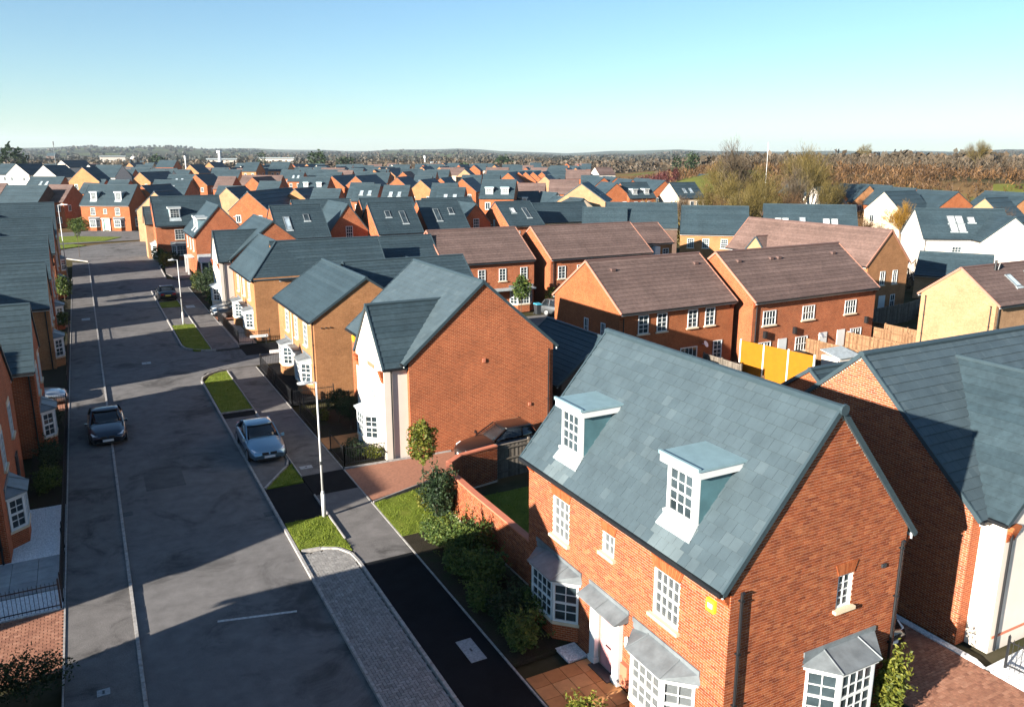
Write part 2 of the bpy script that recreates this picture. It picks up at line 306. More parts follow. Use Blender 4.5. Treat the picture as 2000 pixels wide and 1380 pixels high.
def window(root, F, u, z, w, h, nx=2, ny=4, sill=True, lintel=None, pane='glass', d=0.0, rail=True, fr=0.06, panes=False, blind=None):
    """a window with its bars proud of the pane; z is the bottom"""
    mb = MB(); a, b_, c, e = u - w / 2, u + w / 2, z, z + h
    mb.fbox(F, a, a + fr, c, e, d - 0.02, d + 0.05); mb.fbox(F, b_ - fr, b_, c, e, d - 0.02, d + 0.05)
    mb.fbox(F, a + fr, b_ - fr, c, c + fr, d - 0.02, d + 0.049); mb.fbox(F, a + fr, b_ - fr, e - fr, e, d - 0.02, d + 0.049)
    if rail: mb.fbox(F, a + fr, b_ - fr, c + h * 0.5 - fr * 0.45, c + h * 0.5 + fr * 0.45, d - 0.02, d + 0.045)
    iw = w - 2 * fr; ih = h - 2 * fr; bt = min(0.028, 0.1 * iw)
    for i in range(1, nx): x = a + fr + iw * i / nx; mb.fbox(F, x - bt / 2, x + bt / 2, c + fr, e - fr, d - 0.01, d + 0.035)
    for j in range(1, ny):
        if rail and ny % 2 == 0 and j == ny // 2: continue
        y = c + fr + ih * j / ny; mb.fbox(F, a + fr, b_ - fr, y - bt / 2, y + bt / 2, d - 0.01, d + 0.034)
    o = mb.build('window', 'white_trim', root)
    if panes:
        for i in range(nx):
            for j in range(ny):
                p = MB(); x0 = a + fr + iw * i / nx; x1 = a + fr + iw * (i + 1) / nx; y0 = c + fr + ih * j / ny; y1 = c + fr + ih * (j + 1) / ny
                k = rng.uniform(-0.003, 0.003); p.poly([F.p(x0, y0, d + 0.012), F.p(x1, y0, d + 0.012 + k), F.p(x1, y1, d + 0.012), F.p(x0, y1, d + 0.012 - k)]); p.build('pane', pane, o)
    else:
        p = MB(); p.poly([F.p(a + 0.02, c + 0.02, d + 0.01), F.p(b_ - 0.02, c + 0.02, d + 0.01), F.p(b_ - 0.02, e - 0.02, d + 0.01), F.p(a + 0.02, e - 0.02, d + 0.01)]); p.build('pane', pane, o)
    if blind:
        p = MB(); p.poly([F.p(a + 0.03, c + 0.03, d - 0.012), F.p(b_ - 0.03, c + 0.03, d - 0.012), F.p(b_ - 0.03, e - 0.03, d - 0.012), F.p(a + 0.03, e - 0.03, d - 0.012)]); p.build('blind', blind, o)
    if sill:
        s = MB(); s.fbox(F, a - 0.1, b_ + 0.1, c - 0.09, c - 0.002, -0.01 if d >= 0 else d, 0.12); s.build('sill', 'sill_stone', o)
    if lintel:
        s = MB(); k = 0.11; nb = max(6, round((w + 0.3) / 0.075))
        if lintel == 'brick':
            for i in range(nb):
                t0 = i / nb; t1 = (i + 0.86) / nb; x0 = lerp((a - 0.02, 0, 0), (b_ + 0.02, 0, 0), t0).x; x1 = lerp((a - 0.02, 0, 0), (b_ + 0.02, 0, 0), t1).x
                X0 = lerp((a - 0.14, 0, 0), (b_ + 0.14, 0, 0), t0).x; X1 = lerp((a - 0.14, 0, 0), (b_ + 0.14, 0, 0), t1).x
                P = F.p; s.hexa([P(x0, e, 0.03), P(x1, e, 0.03), P(x1, e, -0.005), P(x0, e, -0.005)], [P(X0, e + 0.3, 0.03), P(X1, e + 0.3, 0.03), P(X1, e + 0.3, -0.005), P(X0, e + 0.3, -0.005)], rng.uniform(0.55, 1))
            s.build('lintel', 'brick', o)
        else: s.fbox(F, a - 0.12, b_ + 0.12, e + 0.002, e + 0.2, -0.01, 0.03); s.build('lintel', lintel, o)
    return o
def far_window(root, F, u, z, w, h):
    mb = MB(); mb.fbox(F, u - w / 2, u + w / 2, z, z + h, -0.02, 0.05, mi=0)
    for i in (0, 1):
        a = u - w / 2 + 0.09 + i * (w - 0.13) / 2; mb.poly([F.p(a, z + 0.1, 0.056), F.p(a + (w - 0.23) / 2, z + 0.1, 0.056), F.p(a + (w - 0.23) / 2, z + h - 0.1, 0.056), F.p(a, z + h - 0.1, 0.056)], mi=1)
    return mb.build('window', ['white_trim', 'glass'], root)
def bay(root, F, u, z0, z1, wf, wt, pr, base='brick_tex', hood='lead', htop=None, zb=0.0, panes=False, blind=None, pane='glass', nxf=4):
    """canted bay: base from the ground, window band z0..z1, sloping lead hood up to htop"""
    htop = htop or z1 + 0.42; P = F.p; h = wt / 2; f = wf / 2
    ring = lambda z, g=0.0: [P(u - h - g, z, 0.0), P(u - f - g * 0.5, z, pr + g), P(u + f + g * 0.5, z, pr + g), P(u + h + g, z, 0.0)]
    mb = MB(); mb.loft([ring(zb), ring(z0 - 0.1)], close=False, cap=False); mb.poly(ring(z0 - 0.1)); o = mb.build('bay', base, root)
    s = MB(); a = ring(z0 - 0.1, 0.06); b_ = ring(z0, 0.06); s.loft([a, b_], close=False, cap=False); s.poly(b_); s.poly(list(reversed(a))); s.build('sill', 'sill_stone', o)
    # three lights
    import math as _m
    cx = h - f; ln = _m.hypot(cx, pr)
    fr = Face(F.o + F.u * u + F.n * pr, F.u, F.n)
    uL = (F.u * cx + F.n * pr).normalized(); nL = (F.n * cx - F.u * pr).normalized(); uR = (F.u * cx - F.n * pr).normalized(); nR = (F.n * cx + F.u * pr).normalized()
    FL = Face(F.o + F.u * (u - h + cx / 2) + F.n * (pr / 2), uL, nL); FR = Face(F.o + F.u * (u + h - cx / 2) + F.n * (pr / 2), uR, nR)
    core = MB(); core.loft([ring(z0 + 0.002, -0.035), ring(z1 - 0.002, -0.035)], close=False, cap=False); core.build('inner_frame', blind or 'glass', o)
    for FF, ww, nn in ((fr, wf, nxf), (FL, ln, 2), (FR, ln, 2)): 
        w_ = window(o, FF, 0, z0 + 0.002, ww - 0.01, z1 - z0 - 0.004, nn, 4, sill=False, pane=pane, d=-0.01, fr=0.075 if ww > 0.8 else 0.1)
    # fascia and hood
    s = MB(); a = ring(z1, 0.1); b_ = ring(z1 + 0.09, 0.1); s.loft([a, b_], close=False, cap=False); s.poly(list(reversed(a))); s.build('fascia', 'white_trim', o)
    hd = MB(); a = ring(z1 + 0.091, 0.16); t = [P(u - h - 0.12, htop, 0.02), P(u - f, htop, 0.05), P(u + f, htop, 0.05), P(u + h + 0.12, htop, 0.02)]
    a2 = ring(z1 + 0.12, 0.17); hd.loft([a, a2, t], close=False, cap=False); hd.poly(list(reversed(a)))
    hd.fbox(F, u - h - 0.14, u + h + 0.14, htop - 0.02, htop + 0.12, -0.005, 0.045)
    for i in (1, 2): hd.tube(Vector(a2[i]) + Vector((0, 0, 0.01)), Vector(t[i]) + Vector((0, 0, 0.01)), 0.022, n=6)
    hd.build('hood', hood, o); return o
def ridge_bar(mb, p0, p1, r=0.11):
    p0 = Vector(p0); p1 = Vector(p1); d = (p1 - p0).normalized(); s = d.cross(Vector((0, 0, 1))).normalized(); rings = []
    for p in (p0, p1): rings.append([p + s * (r * math.cos(t)) + Vector((0, 0, r * math.sin(t) * 0.8)) for t in (-0.5, 0.25, 0.9, 1.57, 2.24, 2.9, 3.64)])
    mb.loft(rings, close=True, cap=True)
class House:
    def __init__(s, name, label, loc, phi, L, Wg, ze, zr, wall='red_wall', roof='slate_roof', group=None, cat='house', detail=1, hip=(0, 0), ov=0.28, gauge=0.33, vg=0.06, tiles=False, walls=True, z0=0.0, ridge=True):
        s.root = empty(name, (loc[0], loc[1], z0), R(phi), label, cat, group); s.L = L; s.half = Wg / 2; s.ze = ze; s.zr = zr; s.hw = s.half - ov; s.wl = L - 2 * vg; s.k = (zr - ze) / s.half; s.roofm = roof; s.wall = wall
        s.F = faces(s.wl, 2 * s.hw); zt = ze + ov * s.k - 0.08; ap = zr - 0.1; a = s.wl / 2; w = s.hw; s.zt = zt
        h0, h1 = hip
        if walls:
            mb = MB()
            mb.poly([(-a, -w, 0), (a, -w, 0), (a, -w, zt), (-a, -w, zt)]); mb.poly([(a, w, 0), (-a, w, 0), (-a, w, zt), (a, w, zt)])
            mb.poly([(a, -w, 0), (a, w, 0), (a, w, zt)] + ([] if h1 else [(a, 0, ap)]) + [(a, -w, zt)]); mb.poly([(-a, w, 0), (-a, -w, 0), (-a, -w, zt)] + ([] if h0 else [(-a, 0, ap)]) + [(-a, w, zt)])
            mb.build('wall', wall, s.root)
        lx = L / 2; y = s.half
        s.e = {'F': [(-lx, -y, ze), (lx, -y, ze), (-lx + h0, 0, zr), (lx - h1, 0, zr)], 'B': [(lx, y, ze), (-lx, y, ze), (lx - h1, 0, zr), (-lx + h0, 0, zr)]}
        if not tiles:
            mb = MB(); g = gauge if detail else 1.1
            courses(mb, *s.e['F'], g, 0.028 if detail else 0.05); courses(mb, *s.e['B'], g, 0.028 if detail else 0.05)
            if h0: courses(mb, (-lx, y, ze), (-lx, -y, ze), (-lx + h0, 0, zr), (-lx + h0, 0, zr), g)
            if h1: courses(mb, (lx, -y, ze), (lx, y, ze), (lx - h1, 0, zr), (lx - h1, 0, zr), g)
            s.roof = mb.build('roof', roof, s.root)
            if ridge:
                mb = MB(); ridge_bar(mb, (-lx + h0 - 0.02, 0, zr), (lx - h1 + 0.02, 0, zr), 0.11 if detail else 0.14)
                for hh, sx in ((h0, -1), (h1, 1)):
                    if hh:
                        for sy in (-1, 1): ridge_bar(mb, (sx * lx, sy * y, ze + 0.03), (sx * (lx - hh), 0, zr + 0.02), 0.09)
                mb.build('ridge', 'ridge_brown' if 'brown' in roof or 'pink' in roof else 'ridge_slate', s.root)
        else:
            s.roof = None
        if detail:
            vm = 'ridge_slate' if 'slate' in roof else 'terracotta_verge'
            for hh, sx in ((h0, -1), (h1, 1)):
                if hh: continue
                for sy in (-1, 1):
                    mb = MB(); mb.bar((sx * (lx - 0.01), sy * y, ze - 0.03), (sx * (lx - 0.01), sy * 0.02, zr - 0.03), 0.07, 0.14); mb.build('verge', vm, s.root)
            for sy in (-1, 1):
                mb = MB(); mb.bar((-lx + 0.02, sy * (y + 0.05), ze - 0.05), (lx - 0.02, sy * (y + 0.05), ze - 0.05), 0.12, 0.1); mb.build('gutter', 'black_trim', s.root)
                mb = MB(); mb.bar((-lx + 0.06, sy * (y - 0.045), ze - 0.10), (lx - 0.06, sy * (y - 0.045), ze - 0.10), 0.03, 0.16); mb.build('fascia', 'white_trim', s.root)
    def slope(s, side, u, t):
        """point on a roof slope: u along the ridge, t from eave (0) to ridge (1)"""
        sy = -1 if side == 'F' else 1; return Vector((u, sy * s.half * (1 - t), s.ze + (s.zr - s.ze) * t + 0.02))
    def win(s, face, u, z, w, h, **k): return window(s.root, s.F[face], u, z, w, h, **k)
    def pipe(s, face, u, top=None, bot=0.1, mats='black_trim'):
        F = s.F[face]; t = top or s.ze - 0.12; mb = MB(); mb.tube(F.p(u, bot, 0.07), F.p(u, t, 0.07), 0.04, n=8); mb.bar(F.p(u, t, 0.07), F.p(u, t + 0.06, 0.32) if face in 'FB' else F.p(u, t + 0.05, 0.12), 0.07, 0.07)
        z = bot + 0.6
        while z < t: mb.fbox(F, u - 0.055, u + 0.055, z, z + 0.04, 0.0, 0.12); z += 1.4
        mb.build('downpipe', mats, s.root)
    def skylight(s, side, u, t, w=0.78, h=1.18, pane='sky_glass'):
        c = s.slope(side, u, t); sy = -1 if side == 'F' else 1; up = Vector((0, -sy * s.half, s.zr - s.ze)).normalized(); rt = Vector((1, 0, 0)); nn = rt.cross(up) * (1 if sy < 0 else -1); nn.normalize()
        if nn.z < 0: nn = -nn
        mb = MB(); fr = 0.07
        def slab(u0, u1, v0, v1, n0, n1, m): m.hexa([c + rt * a + up * b_ + nn * n0 for a, b_ in ((u0, v0), (u1, v0), (u1, v1), (u0, v1))], [c + rt * a + up * b_ + nn * n1 for a, b_ in ((u0, v0), (u1, v0), (u1, v1), (u0, v1))])
        slab(-w / 2, -w / 2 + fr, -h / 2, h / 2, -0.05, 0.09, mb); slab(w / 2 - fr, w / 2, -h / 2, h / 2, -0.05, 0.09, mb); slab(-w / 2 + fr, w / 2 - fr, -h / 2, -h / 2 + fr, -0.05, 0.088, mb); slab(-w / 2 + fr, w / 2 - fr, h / 2 - fr, h / 2, -0.05, 0.088, mb)
        o = mb.build('skylight', 'lead', s.root); p = MB(); slab(-w / 2 + 0.03, w / 2 - 0.03, -h / 2 + 0.03, h / 2 - 0.03, -0.03, 0.06, p); p.build('pane', pane, o)
        p = MB(); slab(-w / 2 - 0.1, w / 2 + 0.1, -h / 2 - 0.2, -h / 2 - 0.01, -0.02, 0.045, p); p.build('apron', 'lead_pale', o)
    def dormer(s, side, u, w, y0, ztop, zbot, cheek='lead_teal', trim='white_trim', roofm='grp_pale', panes=False, blind=None, pane='glass', oh=0.14):
        """flat roofed dormer; y0 = distance of its front from the ridge line"""
        sy = -1 if side == 'F' else 1; rf = Vector((1 if sy < 0 else -1, 0, 0)); F = Face((u, sy * y0, 0), rf, (0, sy, 0))
        back = (ztop - s.ze) / (s.zr - s.ze); depth = y0 - s.half * (1 - back) + 0.25
        mb = MB(); mb.fbox(F, -w / 2, w / 2, zbot - 0.5, ztop - 0.16, -depth, -0.001); o = mb.build('dormer', cheek, s.root)
        fm = MB(); fm.fbox(F, -w / 2 - 0.001, w / 2 + 0.001, zbot, ztop - 0.16, 0.0, 0.04); fm.build('front_board', trim, o)
        window(o, F, 0, zbot + 0.12, w - 0.26, ztop - 0.22 - zbot - 0.12, 3, 4, sill=False, pane=pane, d=0.05, panes=panes)
        sl = MB(); sl.fbox(F, -w / 2 - 0.02, w / 2 + 0.02, zbot + 0.02, zbot + 0.1, 0.04, 0.14); sl.build('sill', trim, o)
        fb = MB(); fb.fbox(F, -w / 2 - oh, w / 2 + oh, ztop - 0.2, ztop, -depth, oh + 0.06); fb.build('fascia', trim, o)
        rm = MB(); rm.fbox(F, -w / 2 - oh - 0.03, w / 2 + oh + 0.03, ztop + 0.002, ztop + 0.06, -depth - 0.1, oh + 0.1)
        rm.fbox(F, -w / 2 - oh - 0.03, w / 2 + oh + 0.03, ztop + 0.06, ztop + 0.10, oh + 0.02, oh + 0.1); rm.build('dormer_roof', roofm, o)
        # lead apron lying on the slope below
        zb = zbot; tt = (zb - s.ze) / (s.zr - s.ze); t0 = max(0.02, tt - 0.085); a = s.slope(side, u - rf.x * w * 0.55, t0); b_ = s.slope(side, u + rf.x * w * 0.55, t0); c = s.slope(side, u + rf.x * w * 0.5, tt + 0.02); d = s.slope(side, u - rf.x * w * 0.5, tt + 0.02); up = Vector((0, 0, 0.05))
        ap = MB(); ap.poly([a + up, b_ + up, c + up, d + up]); ap.poly([a, b_, b_ + up, a + up]); ap.build('apron', 'lead_pale', o); return o
def cross_gable(parent_root, name, F, u, half, ze, zr, depth, front, wall, roof, ov=0.14, gauge=0.33, oh=0.1, proud=0.0):
    """a gabled wing in a face frame: ridge runs inwards along -n for depth, its gable stands 'front' ahead of the face"""
    w = half - ov; k = (zr - ze) / half; zt = ze + ov * k - 0.08; P = F.p
    mb = MB(); fr = front; bk = -depth
    mb.poly([P(u - w, 0, fr), P(u + w, 0, fr), P(u + w, zt, fr), P(u, zr - 0.1, fr), P(u - w, zt, fr)]); mb.poly([P(u + w, 0, fr), P(u + w, 0, bk), P(u + w, zt, bk), P(u + w, zt, fr)]); mb.poly([P(u - w, 0, bk), P(u - w, 0, fr), P(u - w, zt, fr), P(u - w, zt, bk)])
    o = mb.build(name, wall, parent_root)
    mb = MB(); g = fr + oh
    courses(mb, P(u - half, ze, bk), P(u - half, ze, g), P(u, zr, bk), P(u, zr, g), gauge); courses(mb, P(u + half, ze, g), P(u + half, ze, bk), P(u, zr, g), P(u, zr, bk), gauge); mb.build('roof', roof, o)
    mb = MB(); ridge_bar(mb, P(u, zr, bk), P(u, zr, g + 0.02)); mb.build('ridge', 'ridge_brown' if 'brown' in roof or 'pink' in roof else 'ridge_slate', o)
    for sgn in (-1, 1):
        mb = MB(); mb.bar(P(u + sgn * half, ze - 0.04, g - 0.03), P(u + sgn * 0.02, zr - 0.04, g - 0.03), 0.08, 0.14); mb.build('verge', 'ridge_slate', o)
        mb = MB(); mb.bar(P(u + sgn * (half + 0.05), ze - 0.05, g), P(u + sgn * (half + 0.05), ze - 0.05, bk), 0.12, 0.1); mb.build('gutter', 'black_trim', o)
    return o
plain('terracotta_verge', (0.34, 0.16, 0.11), 0.8)
# ------------------------------------------------------------------ pieces laid one by one (bricks, tiles, blocks)
def piece_meshes(name, size, mat_, n=6, bev=0.0):
    out = []
    for i in range(n):
        mb = MB(); x, y, z = size; b_ = bev
        mb.hexa([(-x / 2, -y / 2, 0), (x / 2, -y / 2, 0), (x / 2, y / 2, 0), (-x / 2, y / 2, 0)], [(-x / 2 + b_, -y / 2 + b_, z), (x / 2 - b_, -y / 2 + b_, z), (x / 2 - b_, y / 2 - b_, z), (-x / 2 + b_, y / 2 - b_, z)], (i + 0.5) / n, bottom=False); out.append(mb.mesh(name, mat_))
    return out
def lay(parent, name, stuffname, pieces, mat_, z, world, limit=300, bev=0.0):
    """pieces: (centre, x axis, y axis, normal, length, width, tint) in the parent's space. The ones that show largest become parts, the rest one mesh"""
    def key(p):
        q = proj(world @ p[0])
        if q is None or not (0 < q[0] < 2000 and 0 < q[1] < 1380): return 1e9
        return q[2] - p[4] * 20
    order = sorted(range(len(pieces)), key=lambda i: key(pieces[i])); ind = set(i for i in order[:limit] if key(pieces[i]) < 1e8)
    lib = {}
    mb = MB()
    for i, (c, ax, ay, n, l_, w_, t) in enumerate(pieces):
        if i in ind:
            ti = min(5, int(t * 6)); kk = (round(l_, 2), round(w_, 2))
            if kk not in lib: lib[kk] = piece_meshes(name, (l_, w_, z), mat_, 6, bev)
            o = link(name, lib[kk][ti], parent); m = Matrix((( ax.x, ay.x, n.x, c.x), (ax.y, ay.y, n.y, c.y), (ax.z, ay.z, n.z, c.z), (0, 0, 0, 1))); o.matrix_local = m
        else:
            x = ax * (l_ / 2); y = ay * (w_ / 2); xb = ax * (l_ / 2 - bev); yb = ay * (w_ / 2 - bev); u = n * z
            mb.hexa([c - x - y, c + x - y, c + x + y, c - x + y], [c - xb - yb + u, c + xb - yb + u, c + xb + yb + u, c - xb + yb + u], t, bottom=False)
    if mb.v: tag(mb.build(stuffname, mat_, parent), kind='stuff')
def wall_brick(root, F, u0, u1, top, holes, limit=300, z0=0.0, backing=True, depth=0.1, mat_='brick'):
    """brickwork of one face: mortar backing with real openings, every brick its own block. top(u) = height of the wall at u"""
    us = sorted(set([u0, u1] + [h[0] for h in holes] + [h[1] for h in holes] + [u for u in (0.0,) if u0 < u < u1])); mb = MB()
    for a, b_ in zip(us[:-1], us[1:]):
        m = (a + b_) / 2; hs = sorted([(h[2], h[3]) for h in holes if h[0] < m < h[1]]); lo = z0
        for h in hs: mb.poly([F.p(a, lo), F.p(b_, lo), F.p(b_, h[0]), F.p(a, h[0])]); lo = h[1]
        mb.poly([F.p(a, lo), F.p(b_, lo), F.p(b_, top(b_)), F.p(a, top(a))])
    for a, b_, c, e in holes:
        mb.poly([F.p(a, c), F.p(a, c, -depth), F.p(a, e, -depth), F.p(a, e)]); mb.poly([F.p(b_, c), F.p(b_, e), F.p(b_, e, -depth), F.p(b_, c, -depth)])
        mb.poly([F.p(a, e), F.p(a, e, -depth), F.p(b_, e, -depth), F.p(b_, e)]); mb.poly([F.p(a, c), F.p(b_, c), F.p(b_, c, -depth), F.p(a, c, -depth)])
    o = mb.build('wall', 'mortar', root)
    P = []; row = 0; z = z0
    ax = F.u; ay = Vector((0, 0, 1)); n = F.n
    while z < 12:
        x = u0 - (0.1125 if row % 2 else 0.0); zc = z + 0.0375
        ok_ = [u0 + (u1 - u0) * i / 400 for i in range(401) if top(u0 + (u1 - u0) * i / 400) > z + 0.06]; lim = (min(ok_), max(ok_)) if ok_ else (9, -9)
        if z + 0.075 > max(top(u0), top(u1), top(0.0)): break
        while x < u1:
            a, b_ = max(x, u0), min(x + 0.215, u1)
            segs = [(a, b_)] if b_ - a > 0.05 else []
            for h in holes:
                if h[2] - 0.03 < zc < h[3] + 0.03:
                    ns = []
                    for s_ in segs:
                        if h[1] <= s_[0] or h[0] >= s_[1]: ns.append(s_)
                        else:
                            if h[0] - s_[0] > 0.045: ns.append((s_[0], h[0]))
                            if s_[1] - h[1] > 0.045: ns.append((h[1], s_[1]))
                    segs = ns
            for s_ in segs:
                s_ = (max(s_[0], lim[0]), min(s_[1], lim[1]))
                if s_[1] - s_[0] > 0.03:
                    L_ = s_[1] - s_[0]; P.append((F.p((s_[0] + s_[1]) / 2, zc, 0.0), ax, ay, n, 0.215 if abs(L_ - 0.215) < 0.02 else L_, 0.065, min(1, max(0, rng.gauss(0.5, 0.24)))))
            x += 0.225
        z += 0.075; row += 1
    world = root.matrix_world if root.parent is None else root.matrix_world
    loc = Matrix.Translation(root.location) @ Matrix.Rotation(root.rotation_euler[2], 4, 'Z')
    lay(o, 'brick', 'brick_courses', P, mat_, 0.006, loc, limit); return o
def tile_slope(root, roof_ob, e0, e1, r0, r1, limit=300, tw=0.30, gauge=0.33, skip=None, mat_='slate_tile', tintf=None):
    e0, e1, r0, r1 = map(Vector, (e0, e1, r0, r1)); ax = (e1 - e0).normalized(); sl = (r0 - e0); up0 = (sl - ax * sl.dot(ax)); Sl = up0.length; up0.normalize(); n = ax.cross(up0).normalized()
    if n.z < 0: n = -n
    N = round(Sl / gauge); g = Sl / N; tilt = 0.03; P = []
    up = (up0 * g - n * tilt).normalized(); nn = ax.cross(up).normalized()
    if nn.z < 0: nn = -nn
    L_ = (e1 - e0).length
    for i in range(N):
        t0 = (i + 0.5) / N; a = lerp(e0, r0, t0); b_ = lerp(e1, r1, t0); ra = (a - e0).dot(ax); rb = (b_ - e0).dot(ax); off = (tw / 2 if i % 2 else 0.0); x = -off + math.floor(ra / tw) * tw
        while x < rb:
            p0, p1 = max(x, ra), min(x + tw, rb)
            if p1 - p0 > 0.05:
                c = e0 + up0 * (g * (i + 0.5)) + ax * ((p0 + p1) / 2) + n * (tilt * 0.5 + rng.uniform(-0.002, 0.002) - 0.012)
                if skip is None or not skip(c):
                    t = min(1, max(0, rng.gauss(0.4, 0.08))); 
                    if tintf: t = tintf(c, t)
                    w = p1 - p0; P.append((c, ax, up, nn, (tw if abs(w - tw) < 0.02 else w) - 0.006, g + 0.02, t))
            x += tw
    loc = Matrix.Translation(root.location) @ Matrix.Rotation(root.rotation_euler[2], 4, 'Z')
    lay(roof_ob, 'tile', 'tile_courses', P, mat_, 0.024, loc, limit)
# ------------------------------------------------------------------ the land, one sheet out to the horizon
def smooth(a, b, x): t = min(1, max(0, (x - a) / (b - a))); return t * t * (3 - 2 * t)
def land_h(x, y):
    r = math.hypot(x, y); az = math.degrees(math.atan2(x, y)); h = -0.12
    # scrub covered bank behind the right hand estate
    side = smooth(33, 44, az) * (1 - smooth(75, 85, az))
    bank = smooth(185, 285, r) * 8.2 + 1.6 * math.sin(x * 0.021 + 1) * math.sin(y * 0.03) * smooth(200, 260, r)
    h += side * bank * (1 - 0.75 * smooth(420, 900, r))
    g = math.exp(-(((az - 40.5) / 5.5) ** 2)) * smooth(185, 250, r) * (1 - smooth(330, 420, r)); h += 2.0 * g
    # far hills, higher on the left
    hl = 1 - smooth(-5, 38, az)
    h += smooth(1800, 5200, r) * (8 + 46 * hl + 14 * math.sin(az * 0.35) + 7 * math.sin(az * 1.3 + 1)) * 0.8
    h += smooth(5500, 9500, r) * (34 + 10 * math.sin(az * 0.5 + 2))
    return h
mb = MB(); rs = [0, 40, 90, 130, 160, 180, 195, 210, 225, 240, 255, 270, 285, 300, 330, 370, 420, 500, 620, 800, 1100, 1500, 2000, 2600, 3300, 4200, 5200, 6500, 8000, 10000, 14000]
azs = [i * 1.5 for i in range(-40, 80)]; azs = [a for a in azs] + [a for a in range(120, 300, 12)]
idx = {}
for i, r in enumerate(rs):
    for j, a in enumerate(azs):
        x = r * math.sin(R(a)); y = r * math.cos(R(a)); idx[i, j] = len(mb.v); mb.v.append((x, y, land_h(x, y)))
for i in range(len(rs) - 1):
    for j in range(len(azs)):
        k = (j + 1) % len(azs); f = (idx[i, j], idx[i, k], idx[i + 1, k], idx[i + 1, j])
        mb.f.append(f if i else (f[0], f[2], f[3])); mb.t.append(0.5); mb.m.append(0)
o = mb.build('ground', 'land', None, True); tag(o, kind='structure')
def sheet(name, pts, z, mat_, thick=0.06, kind='structure'):
    mb = MB(); n = len(pts); mb.poly([(p[0], p[1], z) for p in pts])
    for i in range(n):
        a, b_ = pts[i], pts[(i + 1) % n]; mb.poly([(a[0], a[1], z), (a[0], a[1], z - thick), (b_[0], b_[1], z - thick), (b_[0], b_[1], z)])
    o = mb.build(name, mat_); 
    if kind: tag(o, kind=kind)
    return o
def rect(x0, x1, y0, y1): return [(x0, y0), (x1, y0), (x1, y1), (x0, y1)]
# carriageway with its side streets
sheet('road', [(0.06, -10), (5.95, -10), (5.95, 57.2), (6.4, 58.6), (7.6, 59.4), (75, 59.4), (75, 65.0), (8.2, 65.0), (6.6, 65.7), (5.95, 67), (5.95, 97), (6.6, 98.6), (8, 99.4), (40, 99.4), (40, 105.4), (9.5, 105.6), (8.3, 107.5), (8.6, 120), (9.5, 134.5), (13, 141), (22, 146), (45, 149), (45, 160), (20, 161), (2, 155), (-4, 148), (-30, 147), (-30, 140), (-4, 138), (0.06, 131)], 0.0, 'asphalt')
sheet('footway', [(-1.96, -10), (0.02, -10), (0.02, 128), (-1.96, 130)], 0.075, 'footway', 0.12)
sheet('footway', [(7.86, -10), (9.86, -10), (9.86, 26.98), (7.86, 26.98)], 0.075, 'dark_asphalt', 0.12)
sheet('footway', rect(7.86, 9.86, 27.0, 34.0), 0.075, 'footway', 0.12)
sheet('footway', rect(5.98, 7.84, 31.75, 35.7), 0.070, 'dark_asphalt', 0.12)
sheet('footway', rect(7.86, 9.86, 34.02, 36.5), 0.075, 'dark_asphalt', 0.12)
sheet('footway', [(7.86, 36.52), (9.86, 36.52), (9.86, 58.8), (7.9, 58.8)], 0.075, 'footway', 0.12)
sheet('footway', rect(5.98, 7.84, 47.3, 48.2), 0.070, 'dark_asphalt', 0.12)
sheet('footway', [(7.9, 65.4), (9.86, 65.4), (9.86, 98.9), (7.9, 98.9)], 0.075, 'footway', 0.12)
sheet('parking_bay', rect(5.98, 7.84, 77.0, 86.5), 0.03, 'footway', 0.08); sheet('parking_bay', rect(5.98, 7.84, 90.0, 97), 0.03, 'footway', 0.08)
sheet('footway', [(9.6, 106.2), (11.4, 106.2), (12.0, 120), (14, 130), (9.6, 124), (8.7, 112)], 0.075, 'footway', 0.12)
# kerbs laid stone by stone
def kerb_line(path, name='kerb', w=0.125, h=0.10, L=0.915, limit=400):
    base = MB(); pts = [Vector((p[0], p[1], 0)) for p in path]
    for a, b_ in zip(pts[:-1], pts[1:]): base.bar(a + Vector((0, 0, 0.0)), b_ + Vector((0, 0, 0.0)), w * 0.8, 0.1)
    ko = tag(base.build(name, 'joint_sand'), kind='structure')
    lib = {}
    for a, b_ in zip(pts[:-1], pts[1:]):
        d = b_ - a; n = max(1, round(d.length / L)); l_ = d.length / n; d.normalize(); ang = math.atan2(d.y, d.x)
        for i in range(n):
            kk = round(l_, 2)
            if kk not in lib: lib[kk] = piece_meshes('kerb_stone', (l_ - 0.012, w, h + 0.04), 'kerb', 1, 0.012)
            s = link('kerb_stone', lib[kk][0], ko); c = a + d * (l_ * (i + 0.5)); s.location = (c.x, c.y, -0.035 + rng.uniform(-0.003, 0.003)); s.rotation_euler = (0, 0, ang)
def arc(cx, cy, r, a0, a1, n): return [(cx + r * math.cos(R(a0 + (a1 - a0) * i / n)), cy + r * math.sin(R(a0 + (a1 - a0) * i / n))) for i in range(n + 1)]
kerb_line([(0.05, 14), (0.05, 128)])
kerb_line([(5.93, 14), (5.93, 55.5)] + arc(8.6, 56.3, 2.7, 180, 100, 4)); kerb_line(arc(8.6, 68.0, 2.7, 260, 180, 4) + [(5.93, 98)]) 
kerb_line([(7.80, 12), (7.80, 27.2), (7.72, 28.0), (7.4, 28.6), (6.8, 28.95), (6.05, 29.05)], h=0.11); kerb_line([(7.80, 47.2), (7.80, 39.0), (7.55, 38.2), (6.02, 35.85)], h=0.11)
kerb_line([(0.05, 130), (-4.0, 137.6), (-12, 138.6)]); kerb_line([(8.35, 108), (8.6, 120), (11, 128.5)])
def edging(path, h=0.1):
    mb = MB(); pts = [Vector((p[0], p[1], h * 0.5)) for p in path]
    for a, b_ in zip(pts[:-1], pts[1:]): mb.bar(a, b_, 0.055, h)
    tag(mb.build('edging', 'kerb'), kind='structure')
